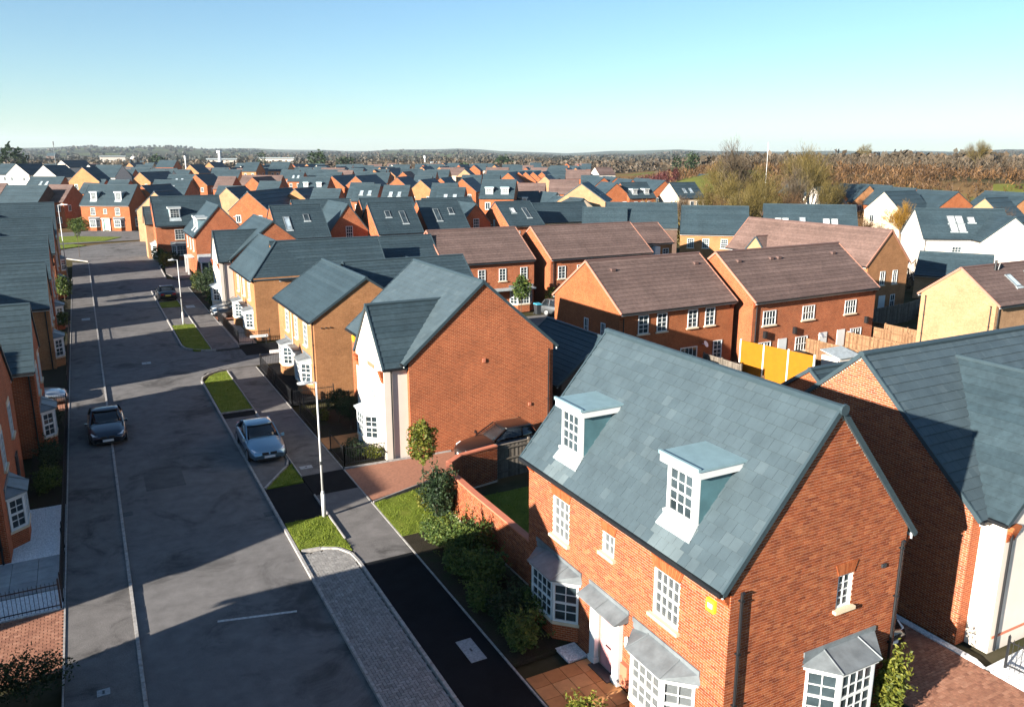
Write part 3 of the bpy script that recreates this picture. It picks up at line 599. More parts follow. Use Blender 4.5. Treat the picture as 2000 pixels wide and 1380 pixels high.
edging([(9.9, 12), (9.9, 36.4)]); edging([(9.9, 36.6), (9.9, 58.6)]); edging([(9.9, 65.5), (9.9, 98.8)]); edging([(-2.0, 12), (-2.0, 112)]); edging([(7.84, 29.2), (7.84, 34)], 0.16); edging([(7.84, 36.4), (7.84, 58)], 0.16)
edging([(9.95, 36.45), (15.5, 36.25)], 0.17); edging([(9.95, 32.0), (13.6, 33.3)], 0.17); edging([(7.84, 65.6), (7.84, 98)], 0.16); edging([(5.98, 48.22), (7.84, 48.22)], 0.16)
# block paving
def block_paving(name, x0, x1, y0, y1, z, mat_, herring=True, inside=None, limit=300, rot=0.0, piv=None):
    base = sheet(name, rect(x0, x1, y0, y1), z - 0.02, 'joint_sand', 0.06); P = []; U = 0.105
    ax = Vector((1, 0, 0)); ay = Vector((0, 1, 0)); az_ = Vector((0, 0, 1))
    nx = int((x1 - x0) / U); ny = int((y1 - y0) / U)
    def add(cx, cy, l_, w_, a, b_):
        if abs(a.x) > 0.5:
            q0, q1 = max(cx - l_ / 2, x0), min(cx + l_ / 2, x1)
            if q1 - q0 < 0.05: return
            cx, l_ = (q0 + q1) / 2, (l_ if q1 - q0 > 0.19 else q1 - q0)
        if cx - abs(a.x) * l_ / 2 - abs(b_.x) * w_ / 2 < x0 - 0.01 or cx + abs(a.x) * l_ / 2 + abs(b_.x) * w_ / 2 > x1 + 0.01: return
        if inside and not inside(cx, cy): return
        P.append((Vector((cx, cy, z - 0.02 + rng.uniform(-0.002, 0.002))), a, b_, az_, l_, w_, min(1, max(0, rng.gauss(0.5, 0.23)))))
    if herring:
        for r in range(ny):
            for c in range(-1, nx + 1):
                k = (c - r) % 4
                if k == 0: add(x0 + U * (c + 1), y0 + U * (r + 0.5), 0.198, 0.098, ax, ay)
                elif k == 2: add(x0 + U * (c + 0.5), y0 + U * r, 0.198, 0.098, ay, -ax)
    else:
        for r in range(ny):
            for c in range(-1, nx // 2 + 1): add(x0 + U * 2 * (c + 0.5 + 0.5 * (r % 2)), y0 + U * (r + 0.5), 0.198, 0.098, ax, ay)
    lay(base, 'paving_block', 'paving_blocks', P, mat_, 0.022, Matrix.Identity(4), limit, 0.004)
block_paving('parking_bay', 6.0, 7.72, 16.5, 28.85, 0.055, 'grey_block', True, lambda x, y: not (y > 27.6 and (x - 6.9) ** 2 / 0.82 ** 2 + (y - 27.6) ** 2 / 1.25 ** 2 > 1 and x > 6.9))
sheet('parking_bay', [(6.0, 36.0), (7.45, 38.2), (7.72, 39.0), (7.72, 47.25), (6.0, 47.25)], 0.05, 'footway', 0.06)
block_paving('driveway', 18.9, 22.35, 7.5, 17.5, 0.05, 'red_block', False)
block_paving('driveway', -9.0, -2.03, 24.9, 28.7, 0.07, 'red_block', False, limit=200)
sheet('driveway', [(9.95, 32.02), (13.6, 33.3), (15.2, 34.0), (24, 33.6), (24, 36.3), (9.95, 36.4)], 0.078, 'red_drive' if 'red_drive' in M else 'red_block')
sheet('driveway', rect(-9, -2.03, 53.4, 57.3), 0.078, 'red_block'); sheet('driveway', rect(-9, -2.03, 80.5, 83.5), 0.078, 'red_block'); sheet('driveway', [(9.95, 77.6), (16, 77.6), (16, 82.2), (9.95, 82.2)], 0.078, 'red_block')
sheet('driveway', rect(9.95, 14, 62.6, 66.3), 0.0045, 'dark_asphalt'); sheet('driveway', [(52, 20), (74, 20), (80, 44), (55, 44)], 0.005, 'dark_asphalt'); sheet('driveway', [(24.2, 47), (40, 47), (40, 66), (24.2, 66)], 0.005, 'asphalt')
# grass verges, beds, lawns
def lawn(name, pts, z=0.11, n=900, h=0.05, blades=True):
    o = sheet(name, pts, z, 'turf', 0.14)
    if not blades: return
    xs = [p[0] for p in pts]; ys = [p[1] for p in pts]; mb = MB(); k = 0
    def ins(x, y):
        c = False
        for i in range(len(pts)):
            a, b_ = pts[i], pts[i - 1]
            if (a[1] > y) != (b_[1] > y) and x < (b_[0] - a[0]) * (y - a[1]) / (b_[1] - a[1]) + a[0]: c = not c
        return c
    while k < n:
        x, y = rng.uniform(min(xs), max(xs)), rng.uniform(min(ys), max(ys))
        if not ins(x, y): continue
        k += 1; a = rng.uniform(0, 6.28); hh = h * rng.uniform(0.5, 1.5) * (1 + 0.6 * math.sin(x * 5 + 1) * math.sin(y * 4)); w = 0.012; lx, ly = rng.uniform(-1, 1) * hh * 0.7, rng.uniform(-1, 1) * hh * 0.7
        mb.poly([(x - w * math.cos(a), y - w * math.sin(a), z - 0.01), (x + w * math.cos(a), y + w * math.sin(a), z - 0.01), (x + lx, y + ly, z + hh)], min(1, max(0, rng.gauss(0.5, 0.25))))
    g = mb.build('grass', 'grass_blade'); tag(g, 'short grass blades growing on ' + name.replace('_', ' '), 'grass', kind='stuff')
V1 = [(6.02, 29.15), (6.9, 29.05), (7.5, 28.7), (7.82, 28.2), (7.80, 31.7), (6.02, 31.7)]
lawn('kerbside_verge', V1, 0.10, 5200); lawn('corner_verge', [(9.95, 28.4), (12.1, 28.4), (12.6, 32.6), (9.95, 31.9)], 0.11, 6500)
lawn('junction_verge', [(6.02, 48.3), (7.8, 48.3), (7.8, 58.2), (7.2, 58.0), (6.5, 57.2), (6.02, 55.8)], 0.10, 7000); lawn('planted_triangle', [(6.1, 35.75), (7.8, 35.85), (7.82, 38.4)], 0.09, 1200, 0.07)
lawn('far_verge', [(6.6, 65.9), (7.8, 65.5), (7.8, 76.6), (6.02, 76.6), (6.02, 68)], 0.10, 4000, 0.07); lawn('bay_end_verge', [(6.02, 86.7), (7.8, 86.7), (7.8, 89.8), (6.02, 89.8)], 0.09, 800, 0.07); lawn('side_lawn', rect(13.35, 19.5, 22.5, 30.5), 0.05, 9000, 0.06)
lawn('street_end_verge', [(-12, 149), (-4, 149.5), (0, 153.5), (-2, 157), (-12, 155)], 0.06, 500, 0.1)
sheet('garden_bed', rect(9.95, 12.3, 18.9, 28.35), 0.10, 'soil', 0.14); sheet('garden_bed', [(9.96, 36.6), (13.0, 36.6), (13.0, 46.5), (9.96, 46.5)], 0.09, 'soil', 0.14); sheet('garden_bed', rect(9.96, 13, 83, 97), 0.09, 'soil', 0.14)
sheet('garden_bed', rect(-3.6, -2.03, 38.3, 53.2), 0.09, 'soil', 0.14); sheet('garden_bed', rect(-5, -2.03, 57.4, 80.2), 0.09, 'soil', 0.14); sheet('garden_bed', rect(-5, -2.03, 83.6, 112), 0.09, 'soil', 0.14)
sheet('garden_bed', rect(9.96, 11.9, 12.6, 15.2), 0.10, 'soil', 0.14); sheet('gravel', rect(11.5, 12.2, 18.2, 19.0), 0.105, 'white_gravel'); sheet('gravel', [(22.37, 12.0), (22.62, 12.6), (22.62, 17.6), (22.37, 17.6)], 0.075, 'white_gravel'); sheet('gravel', [(22.37, 7.5), (30, 7.5), (30, 12.4), (22.37, 12.2)], 0.07, 'white_gravel')
sheet('gravel', rect(-4.4, -2.05, 33.1, 38.2), 0.09, 'white_gravel'); sheet('gravel', rect(-9, -2.05, 28.75, 30.2), 0.09, 'white_gravel'); sheet('gravel', [(9.96, 66.3), (11.4, 66.3), (11.4, 76.5), (9.96, 76.5)], 0.09, 'grey_gravel')
sheet('patio', rect(9.96, 12.5, 48.2, 58.5), 0.088, 'dark_asphalt', 0.12); sheet('garden_path', rect(9.96, 13.0, 39.5, 41.3), 0.097, 'slab_orange', 0.12)
def slabs(name, x0, x1, y0, y1, z, mat_, w=0.6, d=0.6):
    base = sheet(name, rect(x0, x1, y0, y1), z - 0.025, 'joint_sand', 0.08); P = []; nx = max(1, round((x1 - x0) / w)); ny = max(1, round((y1 - y0) / d)); sx = (x1 - x0) / nx; sy = (y1 - y0) / ny
    for i in range(nx):
        for j in range(ny): P.append((Vector((x0 + sx * (i + 0.5), y0 + sy * (j + 0.5), z - 0.025 + rng.uniform(-0.002, 0.002))), Vector((1, 0, 0)), Vector((0, 1, 0)), Vector((0, 0, 1)), sx - 0.012, sy - 0.012, rng.random()))
    lay(base, 'paving_slab', 'paving_slabs', P, mat_, 0.03, Matrix.Identity(4), 300, 0.004)
slabs('front_path', 9.96, 12.2, 15.3, 18.1, 0.11, 'slab_orange'); slabs('front_path', -4.6, -2.05, 30.25, 33.05, 0.105, 'slab_grey', 0.85, 0.9)
sheet('forecourt', [(-6, 157.5), (20, 161.5), (15, 174), (2, 184), (-6, 180)], 0.02, 'footway'); lawn('forecourt_lawn', [(-5, 160), (3, 160), (6, 166), (-2, 172), (-5, 172)], 0.09, 700, 0.1)
# inspection covers and worn paint
def cover(x0, x1, y0, y1, z, label, m='iron_cover'):
    mb = MB(); mb.box(x0, x1, y0, y1, z - 0.02, z + 0.012); mb.box((x0 + x1) / 2 - 0.03, (x0 + x1) / 2 + 0.03, (y0 + y1) / 2 - 0.08, (y0 + y1) / 2 + 0.08, z + 0.0125, z + 0.018, mi=1)
    tag(mb.build('inspection_cover', [m, 'iron_dark']), label, 'cover')
cover(8.9, 9.42, 19.55, 20.75, 0.078, 'large pale rectangular cover set in the black footway'); c_ = G(203, 1356); cover(c_.x - 0.17, c_.x + 0.17, c_.y - 0.16, c_.y + 0.16, 0.078, 'small pale cover in the footway by the red block driveway')
c_ = G(598, 915); cover(c_.x - 0.3, c_.x + 0.3, c_.y - 0.2, c_.y + 0.2, 0.078, 'pale cover in the dark driveway crossing'); c_ = G(168, 625); cover(c_.x - 0.35, c_.x + 0.35, c_.y - 0.5, c_.y + 0.5, 0.078, 'pale cover in the footway opposite the junction'); c_ = G(372, 600); cover(c_.x - 0.4, c_.x + 0.4, c_.y - 0.7, c_.y + 0.7, 0.078, 'pale cover in the footway beside the second lamp post')
for (x0, x1, y0, y1) in ((1.2, 2.9, 38.2, 40.6),):
    mb = MB(); mb.poly([(x0, y0, 0.004), (x1, y0, 0.004), (x1, y1, 0.004), (x0, y1, 0.004)]); tag(mb.build('road_patch', 'patch_asphalt'), kind='structure')
for i_, (gx, gy) in enumerate(((5.66, 33.2), (5.66, 50.5), (0.3, 36.0), (0.3, 58.5))):
    mb = MB(); mb.box(gx - 0.2, gx + 0.2, gy - 0.22, gy + 0.22, -0.01, 0.008)
    for k_ in range(5): mb.box(gx - 0.16 + k_ * 0.075, gx - 0.13 + k_ * 0.075, gy - 0.18, gy + 0.18, 0.0085, 0.016)
    tag(mb.build('gully_grate', 'iron_dark'), ('iron gully grate by the kerb at the driveway crossing', 'iron gully grate by the kerb of the junction verge', 'iron gully grate on the shaded kerb opposite the gravel garden', 'iron gully grate on the shaded kerb near the driveway')[i_], 'drain')
c_ = G(286, 709); cover(c_.x - 0.3, c_.x + 0.3, c_.y - 0.3, c_.y + 0.3, 0.003, 'worn cover in the carriageway at the junction mouth')
a = G(425, 1213); b_ = G(580, 1193); mb = MB(); d = (b_ - a).normalized(); s_ = Vector((-d.y, d.x, 0)) * 0.06; mb.poly([a - s_ + Vector((0, 0, 0.008)), b_ - s_ + Vector((0, 0, 0.008)), b_ + s_ + Vector((0, 0, 0.008)), a + s_ + Vector((0, 0, 0.008))]); tag(mb.build('road_marking', 'road_paint'), kind='structure')
# ------------------------------------------------------------------ house nearest the camera (brick by brick, tile by tile)
def gable_top(h): return lambda u: h.zr - 0.1 - abs(u) * (h.zr - 0.1 - h.zt) / h.hw
def ridge_tiles(h, x0, x1, n):
    mb = MB(); l_ = (x1 - x0) / n; ridge_bar(mb, (-l_ / 2 + 0.004, 0, 0), (l_ / 2 + 0.02, 0, 0.004), 0.13); me = mb.mesh('ridge_tile', 'ridge_slate')
    for i in range(n): o = link('ridge_tile', me, h.root); o.location = (x0 + l_ * (i + 0.5), 0, h.zr + 0.005)
def underlay(h, sides='FB', back_courses=True):
    mb = MB()
    for s in 'FB':
        if s == 'B' and back_courses: courses(mb, *h.e['B'], 0.33)
        else:
            e0, e1, r0, r1 = map(Vector, h.e[s]); dn = Vector((0, 0, -0.035)); mb.poly([e0 + dn, e1 + dn, r1 + dn, r0 + dn], 0.1); mb.poly([e0 + dn * 3, r0 + dn * 3, r1 + dn * 3, e1 + dn * 3], 0.1); mb.poly([e0 + dn, e0 + dn * 3, e1 + dn * 3, e1 + dn], 0.1)
    return mb.build('roof', 'slate_roof', h.root)
def box_part(root, name, F, u0, u1, z0, z1, d0, d1, m): mb = MB(); mb.fbox(F, u0, u1, z0, z1, d0, d1); return mb.build(name, m, root)
def corbel(h, face, u, z, sgn):
    F = h.F[face]; mb = MB()
    for i in range(4): mb.fbox(F, u - 0.16, u + 0.16, z + i * 0.085, z + i * 0.085 + 0.07, -0.01, 0.05 + 0.055 * i, rng.random())
    mb.build('corbel', 'brick', h.root)
A = House('detached_house', 'red brick detached house with two roof dormers, pink door and gable bay', (15.32, 17.30), -90, 9.75, 6.64, 5.24, 9.17, wall='red_wall', tiles=True, walls=False)
bpy.context.view_layer.update()
fw = [(-3.22, -2.26, 3.15, 4.52), (-0.42, 0.17, 3.82, 4.50), (1.99, 3.04, 3.15, 4.52), (-0.46, 0.44, 0.12, 2.12)]
wall_brick(A.root, A.F['F'], -A.wl / 2, A.wl / 2, lambda u: A.zt, fw, 150)
wall_brick(A.root, A.F['R'], -A.hw, A.hw, gable_top(A), [(0.55, 1.08, 3.72, 4.68)], 150)
mb = MB(); a_, w_ = A.wl / 2, A.hw; mb.poly([(a_, w_, 0), (-a_, w_, 0), (-a_, w_, A.zt), (a_, w_, A.zt)]); mb.poly([(-a_, w_, 0), (-a_, -w_, 0), (-a_, -w_, A.zt), (-a_, 0, A.zr - 0.1), (-a_, w_, A.zt)]); mb.build('wall', 'red_wall', A.root)
ro = underlay(A)
def streak(c, t):
    for ud in (-2.7, 2.55):
        if abs(c.x - ud) < 0.62 and c.z < 5.95: return min(1, 0.75 + 0.5 * rng.random())
    return t
tile_slope(A.root, ro, *A.e['F'], limit=300, tintf=streak)
ridge_tiles(A, -A.L / 2 - 0.03, A.L / 2 + 0.03, 22)
mb = MB(); mb.tube((A.L / 2 + 0.02, 0, A.zr - 0.0), (A.L / 2 + 0.09, 0, A.zr - 0.0), 0.14, 0.14, 10); mb.build('ridge_end_cap', 'ridge_slate', A.root)
for (a0, a1, c0, c1), (nx, ny) in zip(fw[:3], ((3, 4), (2, 2), (4, 4))):
    window(A.root, A.F['F'], (a0 + a1) / 2, c0 + 0.005, a1 - a0 - 0.01, c1 - c0 - 0.01, nx, ny, d=-0.07, lintel='brick', pane='clear_pane', panes=True, blind='blind' if nx < 4 else 'dark_blind', rail=ny == 4)
window(A.root, A.F['R'], 0.815, 3.725, 0.52, 0.95, 2, 4, d=-0.07, lintel='brick', pane='glass', rail=False)
bay(A.root, A.F['F'], -2.85, 0.75, 2.08, 1.3, 2.5, 0.58, base='red_wall', htop=2.46); bay(A.root, A.F['F'], 2.58, 0.75, 2.08, 1.3, 2.5, 0.58, base='red_wall', htop=2.46, pane='clear_pane', blind='blind')
bay(A.root, A.F['R'], 0.87, 0.85, 2.3, 1.25, 2.35, 0.6, base='red_wall', htop=2.68)
A.dormer('F', -2.7, 1.22, 2.67, 7.55, 5.97, panes=True); A.dormer('F', 2.55, 1.22, 2.67, 7.55, 5.97, panes=True)
# door case
F = A.F['F']; mb = MB(); mb.fbox(F, -0.44, 0.42, 0.12, 2.08, -0.09, -0.04)
for z0, z1 in ((0.3, 0.8), (0.95, 1.85)):
    for u0 in (-0.36, 0.04): mb.fbox(F, u0, u0 + 0.3, z0, z1, -0.04, -0.025)
dr = mb.build('door', 'pink_door', A.root); tag(dr, 'pale pink panelled front door'); box_part(dr, 'letter_plate', F, -0.14, 0.12, 0.86, 0.91, -0.039, -0.02, 'black_trim'); box_part(dr, 'handle', F, -0.37, -0.34, 1.0, 1.15, -0.039, 0.0, 'alloy')
mb = MB()
for s in (-1, 1): mb.fbox(F, s * 0.6 - 0.14, s * 0.6 + 0.14, 0.1, 2.1, 0.007, 0.16); mb.fbox(F, s * 0.6 - 0.17, s * 0.6 + 0.17, 0.1, 0.3, 0.008, 0.19)
mb.fbox(F, -0.78, 0.78, 2.1, 2.25, 0.007, 0.3); mb.build('door_surround', 'white_trim', A.root)
mb = MB(); P = F.p; mb.hexa([P(-1.0, 2.25, 0.5), P(0.98, 2.25, 0.5), P(0.98, 2.25, 0.01), P(-1.0, 2.25, 0.01)], [P(-1.0, 2.28, 0.5), P(0.98, 2.28, 0.5), P(0.98, 2.5, 0.01), P(-1.0, 2.5, 0.01)]); mb.tube(P(0, 2.3, 0.5), P(0, 2.51, 0.02), 0.02, n=6); mb.fbox(F, -1.02, 1.0, 2.5, 2.62, 0.006, 0.04); mb.build('door_canopy', 'lead', A.root)
box_part(A.root, 'doorstep', F, -0.5, 0.5, 0.06, 0.14, 0.0, 0.35, 'dark_door'); box_part(A.root, 'meter_box', F, 0.82, 1.15, 0.25, 0.95, 0.007, 0.14, 'terracotta')
al = box_part(A.root, 'alarm_box', F, 4.1, 4.38, 4.4, 4.72, 0.006, 0.09, 'alarm_yellow'); box_part(al, 'alarm_label', F, 4.16, 4.32, 4.5, 4.62, 0.0905, 0.095, 'plate_white')
mb = MB(); mb.fbox(F, 0.95, 1.09, 1.5, 1.62, 0.006, 0.1); mb.tube(F.p(1.02, 1.62, 0.1), F.p(1.02, 1.85, 0.1), 0.06, 0.05, 8); mb.build('wall_light', 'lamp_glass', A.root)
mb = MB(); mb.fbox(A.F['R'], 2.15, 2.3, 4.5, 4.6, 0.006, 0.05); mb.build('air_vent', 'dark_door', A.root)
A.pipe('R', -A.hw + 0.28, 5.1); A.pipe('R', A.hw - 0.22, 5.1); corbel(A, 'F', -A.wl / 2 + 0.18, 4.78, -1); corbel(A, 'F', A.wl / 2 - 0.18, 4.78, 1); corbel(A, 'B', -A.wl / 2 + 0.2, 4.8, 1)
# back corner soffit block of the side bay seen past the far end
mb = MB(); mb.box(-A.wl / 2 - 0.5, -A.wl / 2, -1.0, 0.6, 2.2, 2.3); mb.build('side_hood', 'lead_pale', A.root)
# ------------------------------------------------------------------ house with the white rendered front gable (and its twin up the street)
def gabled_front(x_eave, y_near, label, L=9.7, detail_tiles=True, zr=8.77):
    h = House('detached_house', label, (x_eave + 4.38, y_near + L / 2), -90, L, 8.76, 5.0, zr, wall='red_wall', tiles=detail_tiles)
    if detail_tiles:
        ro = underlay(h); tile_slope(h.root, ro, *h.e['F'], limit=300, skip=lambda c: c.x > 0.4 and c.y < -3.2 and c.z < 6.5 and abs(c.x - (L / 2 - 2.6)) < 2.0 - (c.z - 4.8) * 0.7); mb = MB(); ridge_bar(mb, (-L / 2, 0, zr), (L / 2, 0, zr)); mb.build('ridge', 'ridge_slate', h.root)
    uc = L / 2 - 2.60; cg = cross_gable(h.root, 'front_gable', h.F['F'], uc, 2.4, 4.82, 7.62, 4.6, 1.2, 'white_render', 'slate_roof')
    FG = Face(h.F['F'].o + h.F['F'].n * 1.2, h.F['F'].u, h.F['F'].n)
    window(cg, FG, uc + 0.3, 3.1, 0.85, 1.4, 2, 4, lintel='terracotta', pane='sky_glass'); bay(cg, FG, uc + 0.1, 0.85, 2.15, 1.15, 2.2, 0.6, base='white_render', hood='lead_pale', htop=2.5, nxf=3)
    for sg in (-1, 1):
        mb = MB(); 
        for i in range(6): mb.fbox(FG, uc + sg * 2.0 - 0.2, uc + sg * 2.0 + 0.2, 4.05 + i * 0.1, 4.14 + i * 0.1, -0.01, 0.03 + 0.03 * i, rng.random())
        mb.build('corbel', 'brick', cg)
    mb = MB(); mb.fbox(FG, uc - 2.27, uc + 2.27, 0.5, 0.58, -0.005, 0.035); mb.build('plinth_band', 'black_trim', cg)
    FS = Face(FG.o + FG.u * (uc + 2.26), -FG.n, FG.u); mb = MB(); mb.tube(FS.p(0.35, 0.1, 0.06), FS.p(0.35, 4.7, 0.06), 0.04, n=8); mb.bar(FS.p(0.35, 4.7, 0.06), FS.p(0.0, 4.8, 0.15), 0.07, 0.07); mb.build('downpipe', 'black_trim', cg)
    for u in (-3.2, -1.4): h.win('F', u, 3.2, 0.85, 1.35, nx=2, ny=4, lintel='brick')
    h.win('F', -3.0, 0.9, 0.9, 1.4, nx=2, ny=4, lintel='brick'); box_part(h.root, 'door', h.F['F'], -1.6, -0.7, 0.1, 2.1, 0.0, 0.06, 'dark_door')
    box_part(h.root, 'air_vent', h.F['R'], -0.1, 0.06, 4.6, 4.8, 0.0, 0.06, 'terracotta'); box_part(h.root, 'air_vent', h.F['R'], 2.6, 2.75, 1.9, 2.05, 0.0, 0.06, 'terracotta')
    h.pipe('R', h.hw - 0.3, 4.85); al = box_part(h.root, 'alarm_box', h.F['F'], -4.4, -4.1, 4.3, 4.65, 0.0, 0.1, 'alarm_yellow'); return h
B = gabled_front(13.07, 36.2, 'red brick house with a white rendered front gable and blank brick side wall')
E_ = gabled_front(12.1, 81.7, 'house with white rendered front gable beside the hipped buff house', 10.0, False, 8.55)
# garage behind the blank side wall
g = House('garage', 'low dark roofed garage behind the house with the blank brick side wall', (25.4, 40.2), -90, 6.5, 6.2, 2.5, 4.9, wall='dark_wall', cat='garage')
# ------------------------------------------------------------------ buff houses with pairs of bays
def buff_front(h, ub, ud, base='buff_wall'):
    F = h.F['F']
    for u in ub: bay(h.root, F, u, 0.85, 2.15, 1.0, 2.0, 0.6, base=base, hood='lead', htop=2.5, nxf=3); h.win('F', u, 3.1, 0.9, 1.4, nx=2, ny=4, lintel='sill_stone')
    h.win('F', ud, 3.1, 0.8, 1.4, nx=2, ny=4, lintel='sill_stone'); d = box_part(h.root, 'door', F, ud - 0.45, ud + 0.45, 0.1, 2.1, 0.0, 0.06, 'dark_door'); mb = MB()
    for s in (-1, 1): mb.fbox(F, ud + s * 0.6 - 0.1, ud + s * 0.6 + 0.1, 0.1, 2.2, 0.0, 0.15)
    mb.fbox(F, ud - 0.8, ud + 0.8, 2.2, 2.4, 0.0, 0.4); mb.build('door_surround', 'white_trim', h.root); box_part(h.root, 'door_canopy', F, ud - 0.9, ud + 0.9, 2.4, 2.5, 0.0, 0.5, 'lead')
    mb = MB(); mb.tube(F.p(ud - 1.1, 0.1, 0.06), F.p(ud - 1.1, 4.8, 0.06), 0.045, n=6); mb.build('downpipe', 'sill_stone', h.root)
Ch = House('detached_house', 'buff brick gabled house with two front bays beside the side street', (15.2, 53.55), -90, 10.3, 7.4, 5.0, 7.5, wall='buff_wall'); buff_front(Ch, (-2.2, 2.9), 0.4); Ch.pipe('F', 4.9)
for i in range(3): box_part(Ch.root, 'vent', Ch.F['R'], -3.0 + i * 0.28, -2.94 + i * 0.28, 4.55, 4.62, 0.0, 0.06, 'dark_door')
C2 = House('detached_house', 'slate roofed house standing behind the gabled buff house', (21.0, 57.2), 0, 9.5, 7.4, 4.6, 7.4, wall='buff_wall')
D = House('detached_house', 'buff brick house with hipped slate roof on the side street corner', (14.2, 72.0), -90, 10.0, 5.6, 5.0, 7.82, wall='buff_wall', hip=(0, 2.8), ridge=False); mb = MB(); ridge_bar(mb, (-5.0, 0, 7.82), (2.2, 0, 7.82)); ridge_bar(mb, (5.0, -2.8, 5.03), (2.2, 0, 7.84), 0.09); mb.build('ridge', 'ridge_slate', D.root); buff_front(D, (-2.6, 2.6), 0.2)
wg = House('rear_wing', None, (18.4, 69.8), 0, 9.5, 5.6, 4.996, 7.812, wall='buff_wall'); 
wg.win('F', -2.2, 3.0, 1.1, 1.45, nx=3, ny=4, lintel='brick'); wg.win('F', -2.9, 0.9, 0.6, 1.4, nx=2, ny=4)
for ch in list(wg.root.children):
    if ch.name.startswith('verge') and sum(v.co.x for v in ch.data.vertices) < 0: bpy.data.objects.remove(ch)
# the wing belongs to its house
for k_ in ('label', 'category', 'group'):
    if k_ in wg.root: del wg.root[k_]
def join_wing(main, wing):
    for ch in list(wing.root.children):
        mw = Matrix.Translation(wing.root.location) @ Matrix.Rotation(wing.root.rotation_euler[2], 4, 'Z'); mm = Matrix.Translation(main.root.location) @ Matrix.Rotation(main.root.rotation_euler[2], 4, 'Z')
        ch.parent = main.root; ch.matrix_local = mm.inverted() @ mw @ ch.matrix_local
    bpy.data.objects.remove(wing.root)
join_wing(D, wg)
D3 = House('detached_house', 'slate roofed house adjoining the rear of the hipped buff house', (26.2, 72.2), 0, 6.0, 6.6, 4.7, 7.5, wall='buff_wall'); cross_gable(D3.root, 'rear_gable', D3.F['F'], -0.6, 1.2, 4.7, 5.9, 2.0, 0.4, 'buff_wall', 'slate_roof')
# ------------------------------------------------------------------ brick houses further up the street
Fh = House('detached_house', 'red brick house with two white dormers, its gable end towards the hedge', (15.05, 111.7), -90, 10.6, 6.7, 5.0, 8.75, wall='red_wall'); Fh.dormer('F', 1.2, 1.1, 2.5, 7.3, 5.8, cheek='grp_pale', roofm='lead_pale'); Fh.dormer('F', 3.6, 1.1, 2.5, 7.3, 5.8, cheek='grp_pale', roofm='lead_pale')
for u in (-3, 0, 3): Fh.win('F', u, 3.1, 0.9, 1.4)
mb = MB(); FF = Fh.F['R']; mb.hexa([FF.p(-3.0, 2.1, 2.4), FF.p(1.5, 2.1, 2.4), FF.p(1.5, 2.1, 0), FF.p(-3.0, 2.1, 0)], [FF.p(-3.0, 2.2, 2.4), FF.p(1.5, 2.2, 2.4), FF.p(1.5, 2.9, 0), FF.p(-3.0, 2.9, 0)]); co = mb.build('lean_to_roof', 'lead_pale', Fh.root)
mb = MB(); mb.fbox(FF, -2.9, 1.4, 0.0, 2.1, 0.0, 2.3); mb.build('lean_to_wall', 'glass', Fh.root); mb = MB()
for i in range(6): mb.fbox(FF, -2.95 + i * 0.86, -2.83 + i * 0.86, 0, 2.1, 2.2, 2.36)
mb.build('lean_to_frame', 'white_trim', Fh.root)
mb = MB(); FF = Fh.F['F']; mb.fbox(FF, -0.5, 2.4, 2.2, 2.35, 0, 0.9); mb.fbox(FF, -0.4, -0.2, 0, 2.2, 0.7, 0.88); mb.fbox(FF, 2.1, 2.3, 0, 2.2, 0.7, 0.88); mb.build('porch', 'white_trim', Fh.root)
Gh = House('detached_house', 'red brick house with one white dormer and wide front bay, slate roof', (13.7, 129.5), 0, 9.5, 8.2, 5.0, 8.95, wall='red_wall'); Gh.dormer('F', -1.9, 1.5, 2.9, 7.5, 5.9, cheek='grp_pale', roofm='lead_pale'); Gh.win('F', -1.6, 3.0, 1.25, 1.45, nx=3, ny=4); bay(Gh.root, Gh.F['F'], -1.4, 0.8, 2.2, 1.7, 2.8, 0.6, base='red_wall', htop=2.6)
bay(Gh.root, Gh.F['L'], 1.0, 0.8, 2.2, 1.2, 2.2, 0.6, base='white_render', hood='lead_pale', htop=2.6); cross_gable(Gh.root, 'side_gable', Gh.F['L'], -2.0, 2.0, 5.0, 7.4, 3.0, 1.0, 'pale_buff_wall', 'slate_roof')
p0 = G(168, 361, 8.9); p1 = G(253, 361, 8.9); Hh = House('detached_house', 'orange brick house with pale green door and two dormers at the street end', ((p0.x + p1.x) / 2 + 1.0, (p0.y + p1.y) / 2 + 0.5), -34, 10.4, 8.0, 5.0, 8.9, wall='orange_wall')
for u in (-2.6, 2.6): Hh.dormer('F', u, 1.3, 2.9, 7.6, 6.0, cheek='grp_pale', roofm='lead_pale'); Hh.win('F', u, 3.1, 1.0, 1.4, nx=3, ny=4); bay(Hh.root, Hh.F['F'], u + 0.1, 0.8, 2.2, 1.3, 2.2, 0.6, base='orange_wall', htop=2.6, nxf=3)
Hh.win('F', 0, 3.4, 0.7, 0.9, ny=2); box_part(Hh.root, 'door', Hh.F['F'], -0.5, 0.5, 0.1, 2.2, 0.0, 0.06, 'green_door'); Hh.win('R', -1.2, 3.2, 0.6, 1.0); bay(Hh.root, Hh.F['R'], -1.0, 0.8, 2.2, 1.3, 2.2, 0.6, base='dark_wall', htop=2.6, nxf=3)
mb = MB()
for s in (-1, 1): mb.fbox(Hh.F['F'], s * 0.68 - 0.12, s * 0.68 + 0.12, 0, 2.3, 0, 0.2)
mb.fbox(Hh.F['F'], -0.9, 0.9, 2.3, 2.5, 0, 0.4); mb.build('door_surround', 'white_trim', Hh.root)
